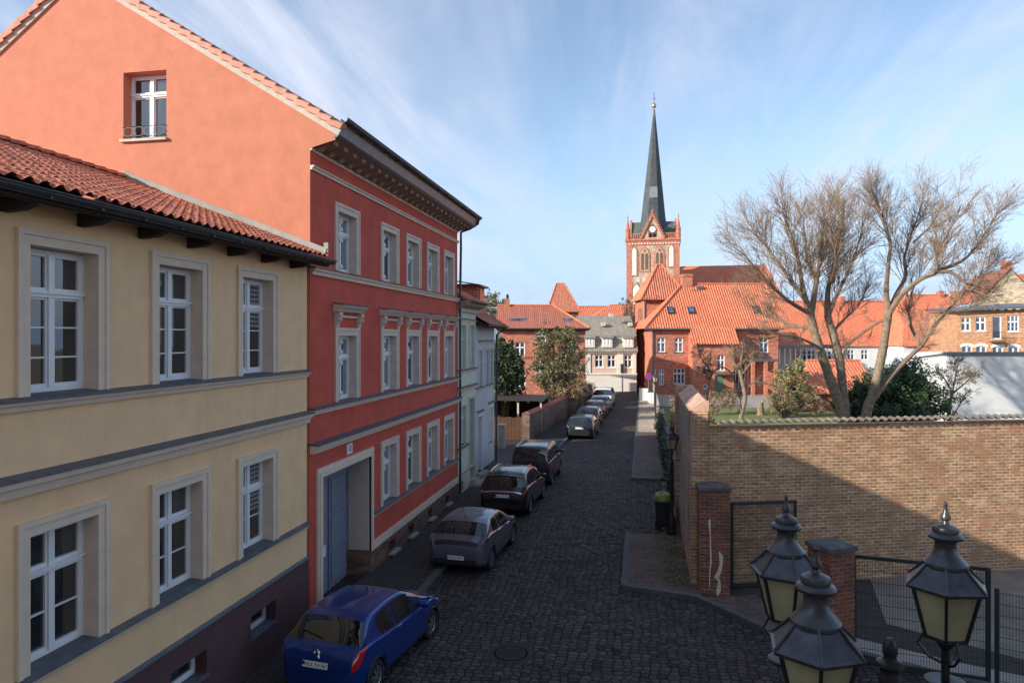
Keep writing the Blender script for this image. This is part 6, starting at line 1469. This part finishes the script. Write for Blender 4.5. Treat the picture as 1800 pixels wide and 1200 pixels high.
    for w_ in wy:
        for sx in (1, -1):
            wd = sh.W * interp(sh.plan, w_) - .115
            wo = place('wheel', ty, t, (sx * wd, w_, wr), 0 if sx > 0 else math.pi); place('rim', ri, wo, (0, 0, 0)); place('brake_disc', br, wo, (0, 0, 0))
    if o.get('rails'):
        m = MB()
        for sx in (1, -1):
            pts = [sh.P(y, 6.9, .015 + (.05 if 0 < k < 5 else 0), sx) for k, y in enumerate([o['rails'][0] + (o['rails'][1] - o['rails'][0]) * q for q in (0, .08, .35, .65, .92, 1)])]
            m.tube(pts, .018, 6)
        part('roof_rail', m, 'chrome')
    if o.get('spoiler'):
        y = o['spoiler']; m = MB(); rows = []
        for dy, dz in ((.12, .004), (0, .012), (-.07, -.01), (-.06, -.035)): rows.append([sh.P(y, 9 - abs(q) * 2.6, 0, 1 if q >= 0 else -1) + Vector((0, dy, dz)) for q in [k / 6 - 1 for k in range(13)]])
        m.grid(rows); part('spoiler', m, paint if not o.get('dark_spoiler') else 'plastic')
    if o.get('lightbar'):
        m = MB(); sh.across(m, o['lightbar'][0], o['lightbar'][1], 6.0, .007, 14, 2); part('trim_strip', m, o.get('lightbar_mat', 'chrome'))
    if o.get('wiper'):
        a = sh.P(o['rearwin'][0] + .03, 9, .03); b = sh.P(o['rearwin'][0] + .13, 7.6, .03, -1); m = MB(); m.bar(a, b, .02, .012); part('wiper', m, 'plastic')
    m = MB(); p = sh.P(o.get('ant', 1.1), 9, 0); m.lathe([(.02, 0), (.01, .03)], 6, p); m.bar(p + Vector((0, 0, .02)), p + Vector((0, -.12, .09)), .012); part('antenna', m, 'plastic')
    return t
def paint(name, c, rough=.22, metal=.35, coat=.9):
    m, nt, b = base_mat(name); b.inputs['Metallic'].default_value = metal; b.inputs['Roughness'].default_value = rough + .15
    b.inputs['Coat Weight'].default_value = coat; b.inputs['Coat Roughness'].default_value = .06
    f = noise(nt, coords(nt), 3, 6); nt.links.new(mixc(nt, ramp(nt, f, [(.35, 0.), (.75, 1.)]), c, tuple(x * .8 + .01 for x in c)), b.inputs['Base Color'])
    return m
WH = {r: wheel_meshes(r) for r in (.31, .33, .35)}
hatch_top = [(0, .58), (.03, .80), (.09, .96), (.24, 1.10), (.42, 1.26), (.58, 1.38), (.85, 1.455), (1.5, 1.475), (2.1, 1.44), (2.5, 1.30), (3.0, 1.06), (3.2, .98), (3.6, .88), (3.9, .72), (4.03, .52)]
hatch_belt = [(0, .78), (.2, 1.0), (.6, 1.0), (1.5, .94), (2.6, .90), (3.3, .87), (4.03, .6)]
plan = [(0, .70), (.05, .82), (.16, .92), (.4, .975), (1.0, 1.0), (2.8, 1.0), (3.5, .95), (3.85, .84), (4.03, .62)]
blue = CarShape(4.03, 1.75, 1.475, hatch_top, hatch_belt, plan, .42)
bo = dict(r=.31, wheels=(.72, 3.26), rearwin=(.215, .60, 5.75), rearwin_v2=6.2, windscreen=(2.28, 3.02, 5.85), sidewin=[[(5.06, .98, 1.5), (5.5, .86, 1.52), (5.96, 1.0, 1.52)], [(5.06, 1.58, 2.75), (5.5, 1.58, 2.5), (5.96, 1.58, 2.2)]],
          doors=(1.42, 2.75), handles=(1.55,), tailrows=[(3.2, .045, .16), (4.0, .05, .34), (4.9, .09, .50)], tailwhite=[(3.9, .06, .14), (4.25, .08, .17)], mirror=2.6, plate=(-.018, .74, -.22), reg='MOL TH 567', ant=1.9, wiper=1, handle_mat='chrome')
a0 = Vector((-4.9, 12.55)); hd = Vector((-4.57 + 4.9, 15.03 - 12.55)).normalized(); rg = Vector((hd.y, -hd.x))
def pos(rr, fr, rear_oh, hw, hx=None):
    rr, fr = Vector(rr), Vector(fr); h = (fr - rr).normalized(); g = Vector((h.y, -h.x)); o_ = rr - g * hw - h * rear_oh
    return (o_.x, o_.y, 0), -math.atan2(h.x, h.y)
p, rz = pos((-4.92, 12.50), (-4.60, 15.02), .72, .84)
C1 = car('parked_car', 'blue hatchback parked nearest, at the lower left below the ochre house', p, rz, blue, paint('blue_paint', (.002, .042, .25), .15, .4), bo)
m = MB(); e = [(-.35, -.5), (-.1, -.45), (0, -.2), (.15, -.5), (.38, -.5), (.22, -.15), (.25, .1), (.45, .05), (.4, .2), (.2, .3), (.15, .5), (-.05, .55), (-.25, .4), (-.15, .25), (-.3, .15), (-.42, .2), (-.4, .05), (-.15, 0), (-.2, -.2)]
m.prism([Vector((x * .13, 0, z * .13)) for x, z in e], (0, .025, .90), (0, .06, .93)); m.build('emblem', 'chrome', C1)
silver_top = [(0, .60), (.03, .82), (.08, .93), (.2, 1.03), (.5, 1.24), (.78, 1.37), (1.05, 1.42), (1.7, 1.44), (2.2, 1.40), (2.6, 1.25), (3.1, 1.0), (3.3, .94), (3.7, .84), (3.95, .68), (4.06, .5)]
silver = CarShape(4.06, 1.75, 1.44, silver_top, [(0, .74), (.2, .98), (.7, 1.03), (1.5, .96), (2.6, .90), (3.4, .85), (4.06, .58)], [(0, .72), (.05, .84), (.16, .94), (.4, .99), (.9, 1.0), (2.8, .99), (3.5, .95), (3.85, .84), (4.06, .62)], .46)
p, rz = pos((-4.27, 19.75), (-4.08, 22.3), .74, .84)
C2 = car('parked_car', 'silver grey hatchback with black tail band, second in the row, beside the gateway', p, rz, silver, paint('silver_paint', (.17, .18, .215), .2, .6), dict(r=.33, wheels=(.74, 3.28), rearwin=(.27, .70, 5.8), rearwin_v2=6.2, windscreen=(2.3, 3.1, 5.85),
    sidewin=[[(5.06, .98, 1.6), (5.5, 1.0, 1.62), (5.96, 1.12, 1.62)], [(5.06, 1.68, 2.75), (5.5, 1.68, 2.5), (5.96, 1.68, 2.22)]], doors=(.95, 1.62, 2.75), handles=(1.1, 1.75), tail='lampdark', tailrows=[(3.9, .05, .3), (4.4, .06, .4), (4.8, .09, .42)], mirror=2.6, plate=(-.02, .50, -.05), reg='MOL P 5067', ant=.95, lightbar=(.035, .10), lightbar_mat='plastic', spoiler=.76, bumper=1))
m = MB(); rows = [[silver.P(.0, v, 0, sx) + Vector((0, -.012, 0)) for sx in (-1, 1)] for v in (.1, .9, 1.7)]
suv_top = [(0, .70), (.03, .86), (.08, 1.0), (.2, 1.12), (.36, 1.34), (.5, 1.50), (.8, 1.60), (1.6, 1.63), (2.3, 1.58), (2.7, 1.42), (3.2, 1.15), (3.4, 1.10), (3.9, 1.0), (4.2, .84), (4.36, .6)]
suv = CarShape(4.36, 1.84, 1.62, suv_top, [(0, .88), (.2, 1.06), (.7, 1.10), (2.8, 1.0), (3.6, .98), (4.36, .7)], [(0, .76), (.05, .88), (.15, .95), (.4, .99), (1, 1), (3, 1), (3.8, .95), (4.15, .84), (4.36, .65)], .38, .26)
so = dict(r=.35, wheels=(.85, 3.49), rearwin=(.21, .47, 5.8), rearwin_v2=6.1, windscreen=(2.45, 3.2, 5.85), sidewin=[[(5.06, .62, 1.0), (5.5, .68, 1.02), (5.96, .85, 1.02)], [(5.06, 1.06, 1.95), (5.5, 1.06, 1.95), (5.96, 1.06, 1.95)], [(5.06, 2.03, 3.0), (5.5, 2.03, 2.8), (5.96, 2.03, 2.45)]],
          doors=(1.05, 1.98, 3.0), handles=(1.2, 2.1), tailrows=[(3.9, .045, .22), (4.4, .06, .36), (4.85, .09, .40)], mirror=2.85, plate=(-.02, .82, -.2), reg='MOL DS 716', ant=.7, rails=(.7, 2.3), spoiler=.5, lightbar=(.055, .075), bumper=1)
p, rz = pos((-4.15, 26.2), (-4.0, 28.84), .85, .88)
C3 = car('parked_car', 'black compact SUV with chrome roof rails and red tail lights, third in the row', p, rz, suv, paint('black_paint', (.012, .013, .016), .15, .2), so)
van_top = [(0, .80), (.02, 1.05), (.06, 1.3), (.12, 1.55), (.2, 1.72), (.4, 1.80), (1.5, 1.83), (2.4, 1.80), (2.8, 1.66), (3.3, 1.32), (3.6, 1.18), (4.1, 1.02), (4.3, .85), (4.4, .6)]
van = CarShape(4.4, 1.80, 1.83, van_top, [(0, .98), (.1, 1.12), (2.9, 1.08), (3.7, 1.02), (4.4, .7)], [(0, .86), (.04, .93), (.12, .98), (.4, 1), (3.2, 1), (4.0, .93), (4.25, .82), (4.4, .66)], .20, .22)
vo = dict(cat='van', r=.33, wheels=(.8, 3.48), rearwin=(.035, .165, 5.5), windscreen=(2.65, 3.4, 5.85), sidewin=[[(5.06, .35, 1.1), (5.5, .38, 1.1), (5.96, .42, 1.1)], [(5.06, 1.2, 2.05), (5.5, 1.2, 2.05), (5.96, 1.2, 2.05)], [(5.06, 2.15, 3.2), (5.5, 2.15, 3.0), (5.96, 2.15, 2.7)]],
          doors=(1.15, 2.1, 3.2), handles=(1.3, 2.25), tailrows=[(3.2, .03, .12), (4.2, .04, .14), (5.2, .05, .15)], mirror=3.05, plate=(-.02, .68, 0), ant=2.0, bumper=1)
p, rz = pos((-4.02, 31.6), (-3.95, 34.25), .8, .86)
C4 = car('parked_van', 'dark high-roofed compact van, fourth in the row, beside the pale grey house', p, rz, van, paint('dark_grey_paint', (.020, .021, .024), .18, .2), vo)
# the row along the garden wall
est_top = [(0, .62), (.03, .82), (.09, .96), (.2, 1.04), (.45, 1.28), (.62, 1.40), (.95, 1.46), (1.9, 1.48), (2.5, 1.42), (2.9, 1.24), (3.4, 1.0), (3.7, .95), (4.2, .86), (4.45, .7), (4.58, .5)]
est = CarShape(4.58, 1.8, 1.48, est_top, [(0, .80), (.2, .98), (2.9, .93), (3.8, .88), (4.58, .6)], [(0, .72), (.05, .84), (.15, .93), (.4, .98), (1, 1), (3.2, 1), (4.1, .94), (4.4, .82), (4.58, .62)], .42)
eo = dict(r=.33, wheels=(.9, 3.6), rearwin=(.24, .60, 5.8), rearwin_v2=6.1, windscreen=(2.6, 3.35, 5.85), sidewin=[[(5.06, .75, 1.2), (5.5, .78, 1.22), (5.96, .95, 1.22)], [(5.06, 1.3, 2.15), (5.5, 1.3, 2.15), (5.96, 1.3, 2.15)], [(5.06, 2.25, 3.1), (5.5, 2.25, 2.9), (5.96, 2.25, 2.6)]],
          doors=(1.25, 2.2, 3.1), handles=(1.4, 2.35), tailrows=[(3.6, .045, .15), (4.3, .06, .3), (4.8, .09, .34)], mirror=2.95, plate=(-.02, .78, -.15), ant=1.0)
car('parked_car', 'dark grey estate car, first in the group along the garden wall', (-3.98, 45.5, 0), -.045, est, paint('dark_estate_paint', (.035, .04, .045), .16, .5), eo)
car('parked_car', 'black hatchback right behind the dark grey estate car along the garden wall', (-3.95, 51.6, 0), -.045, blue, paint('black_hatch_paint', (.015, .015, .018), .16, .3), dict(bo, reg=None))
car('parked_car', 'brown grey car in the middle of the group along the garden wall', (-3.85, 57.2, 0), -.045, silver, paint('brown_paint', (.14, .11, .09), .2, .5), dict(bo, rearwin=(.27, .70, 5.8), reg=None, wheels=(.74, 3.28)))
car('parked_car', 'silver car just before the white van along the garden wall', (-3.72, 61.9, 0), -.045, silver, paint('light_silver_paint', (.42, .44, .46), .2, .5), dict(bo, rearwin=(.27, .70, 5.8), reg=None, wheels=(.74, 3.28)))
car('parked_van', 'white high-roofed van, farthest in the row at the end of the garden wall', (-3.65, 67.2, 0), -.045, van, paint('white_paint', (.72, .73, .74), .25, 0), vo)
car('parked_van', 'pale violet grey van parked left of the white van', (-5.9, 73.5, 0), -.045, van, paint('violet_grey_paint', (.28, .26, .33), .25, .2), vo)

# ------------------------------------------------------------------ camera, sun, sky
cd = bpy.data.cameras.new('camera'); cam = bpy.data.objects.new('camera', cd); col.objects.link(cam); sc.camera = cam
cd.sensor_width = 36; cd.lens = 1230 / 1800 * 36; cd.shift_y = -8 / 1800; cd.clip_end = 3000; cd.clip_start = .1
cam.location = (0, 0, 6.7); cam.rotation_euler = (R(90), 0, TH)
sd = bpy.data.lights.new('sun', 'SUN'); sd.energy = 4.3; sd.angle = R(.5); sd.color = (1, .93, .82)
so_ = bpy.data.objects.new('sun', sd); col.objects.link(so_)
tosun = Vector((-math.sin(SUN_AZ) * math.cos(SUN_EL), -math.cos(SUN_AZ) * math.cos(SUN_EL), math.sin(SUN_EL)))
so_.rotation_euler = tosun.to_track_quat('Z', 'Y').to_euler()
wd = bpy.data.worlds.new('World'); sc.world = wd; wd.use_nodes = True; nt = wd.node_tree; bg = nt.nodes['Background']
sky = nn(nt, 'ShaderNodeTexSky', sky_type='NISHITA'); sky.sun_disc = False; sky.sun_elevation = SUN_EL; sky.sun_rotation = math.pi + SUN_AZ
sky.air_density = 1.0; sky.dust_density = .25; sky.ozone_density = 1.6; sky.altitude = 50
tc = nn(nt, 'ShaderNodeTexCoord'); sp_ = nn(nt, 'ShaderNodeSeparateXYZ'); nt.links.new(tc.outputs['Generated'], sp_.inputs[0])
mx = nn(nt, 'ShaderNodeMath', operation='ADD'); nt.links.new(sp_.outputs[2], mx.inputs[0]); mx.inputs[1].default_value = .12
dv = nn(nt, 'ShaderNodeMath', operation='MAXIMUM'); nt.links.new(mx.outputs[0], dv.inputs[0]); dv.inputs[1].default_value = .02
ux = nn(nt, 'ShaderNodeMath', operation='DIVIDE'); uy = nn(nt, 'ShaderNodeMath', operation='DIVIDE')
for u, k in ((ux, 0), (uy, 1)): nt.links.new(sp_.outputs[k], u.inputs[0]); nt.links.new(dv.outputs[0], u.inputs[1])
cb = nn(nt, 'ShaderNodeCombineXYZ'); nt.links.new(ux.outputs[0], cb.inputs[0]); nt.links.new(uy.outputs[0], cb.inputs[1])
def wisps(rot, scale, sc_, lo, hi, det=8, rg=.62, dist=.8):
    mp = mapping(nt, cb.outputs[0], scale, (0, 0, rot)); n = nn(nt, 'ShaderNodeTexNoise'); n.inputs['Scale'].default_value = sc_; n.inputs['Detail'].default_value = det; n.inputs['Roughness'].default_value = rg; n.inputs['Distortion'].default_value = dist
    nt.links.new(mp, n.inputs['Vector']); return ramp(nt, n.outputs['Fac'], [(lo, 0.), (hi, 1.)])
w1 = wisps(R(14), (1.9, .42, 1), 1.3, .41, .66, 10, .6, .9); w2 = wisps(R(25), (.7, .45, 1), .9, .32, .66, 4)
ml = nn(nt, 'ShaderNodeMath', operation='MULTIPLY'); nt.links.new(w1, ml.inputs[0]); nt.links.new(w2, ml.inputs[1])
ad = nn(nt, 'ShaderNodeMath', operation='MULTIPLY_ADD'); nt.links.new(w2, ad.inputs[0]); ad.inputs[1].default_value = .22; nt.links.new(ml.outputs[0], ad.inputs[2])
f2 = nn(nt, 'ShaderNodeMath', operation='MULTIPLY'); nt.links.new(ad.outputs[0], f2.inputs[0]); f2.inputs[1].default_value = .85; f2.use_clamp = True
hz_ = ramp(nt, sp_.outputs[2], [(0., 1.), (.06, .85), (.28, 0.)])
skb = mixc(nt, hz_, sky.outputs[0], (2.1, 3.0, 4.5))
skc = mixc(nt, f2.outputs[0], skb, (3.7, 3.95, 4.75)); nt.links.new(skc, bg.inputs['Color']); bg.inputs['Strength'].default_value = .145
vs_ = sc.view_settings; vs_.view_transform = 'Standard'; vs_.look = 'None'; vs_.exposure = .62; vs_.gamma = 1
sc.cycles.use_denoising = True
sc.cycles.max_bounces = 6
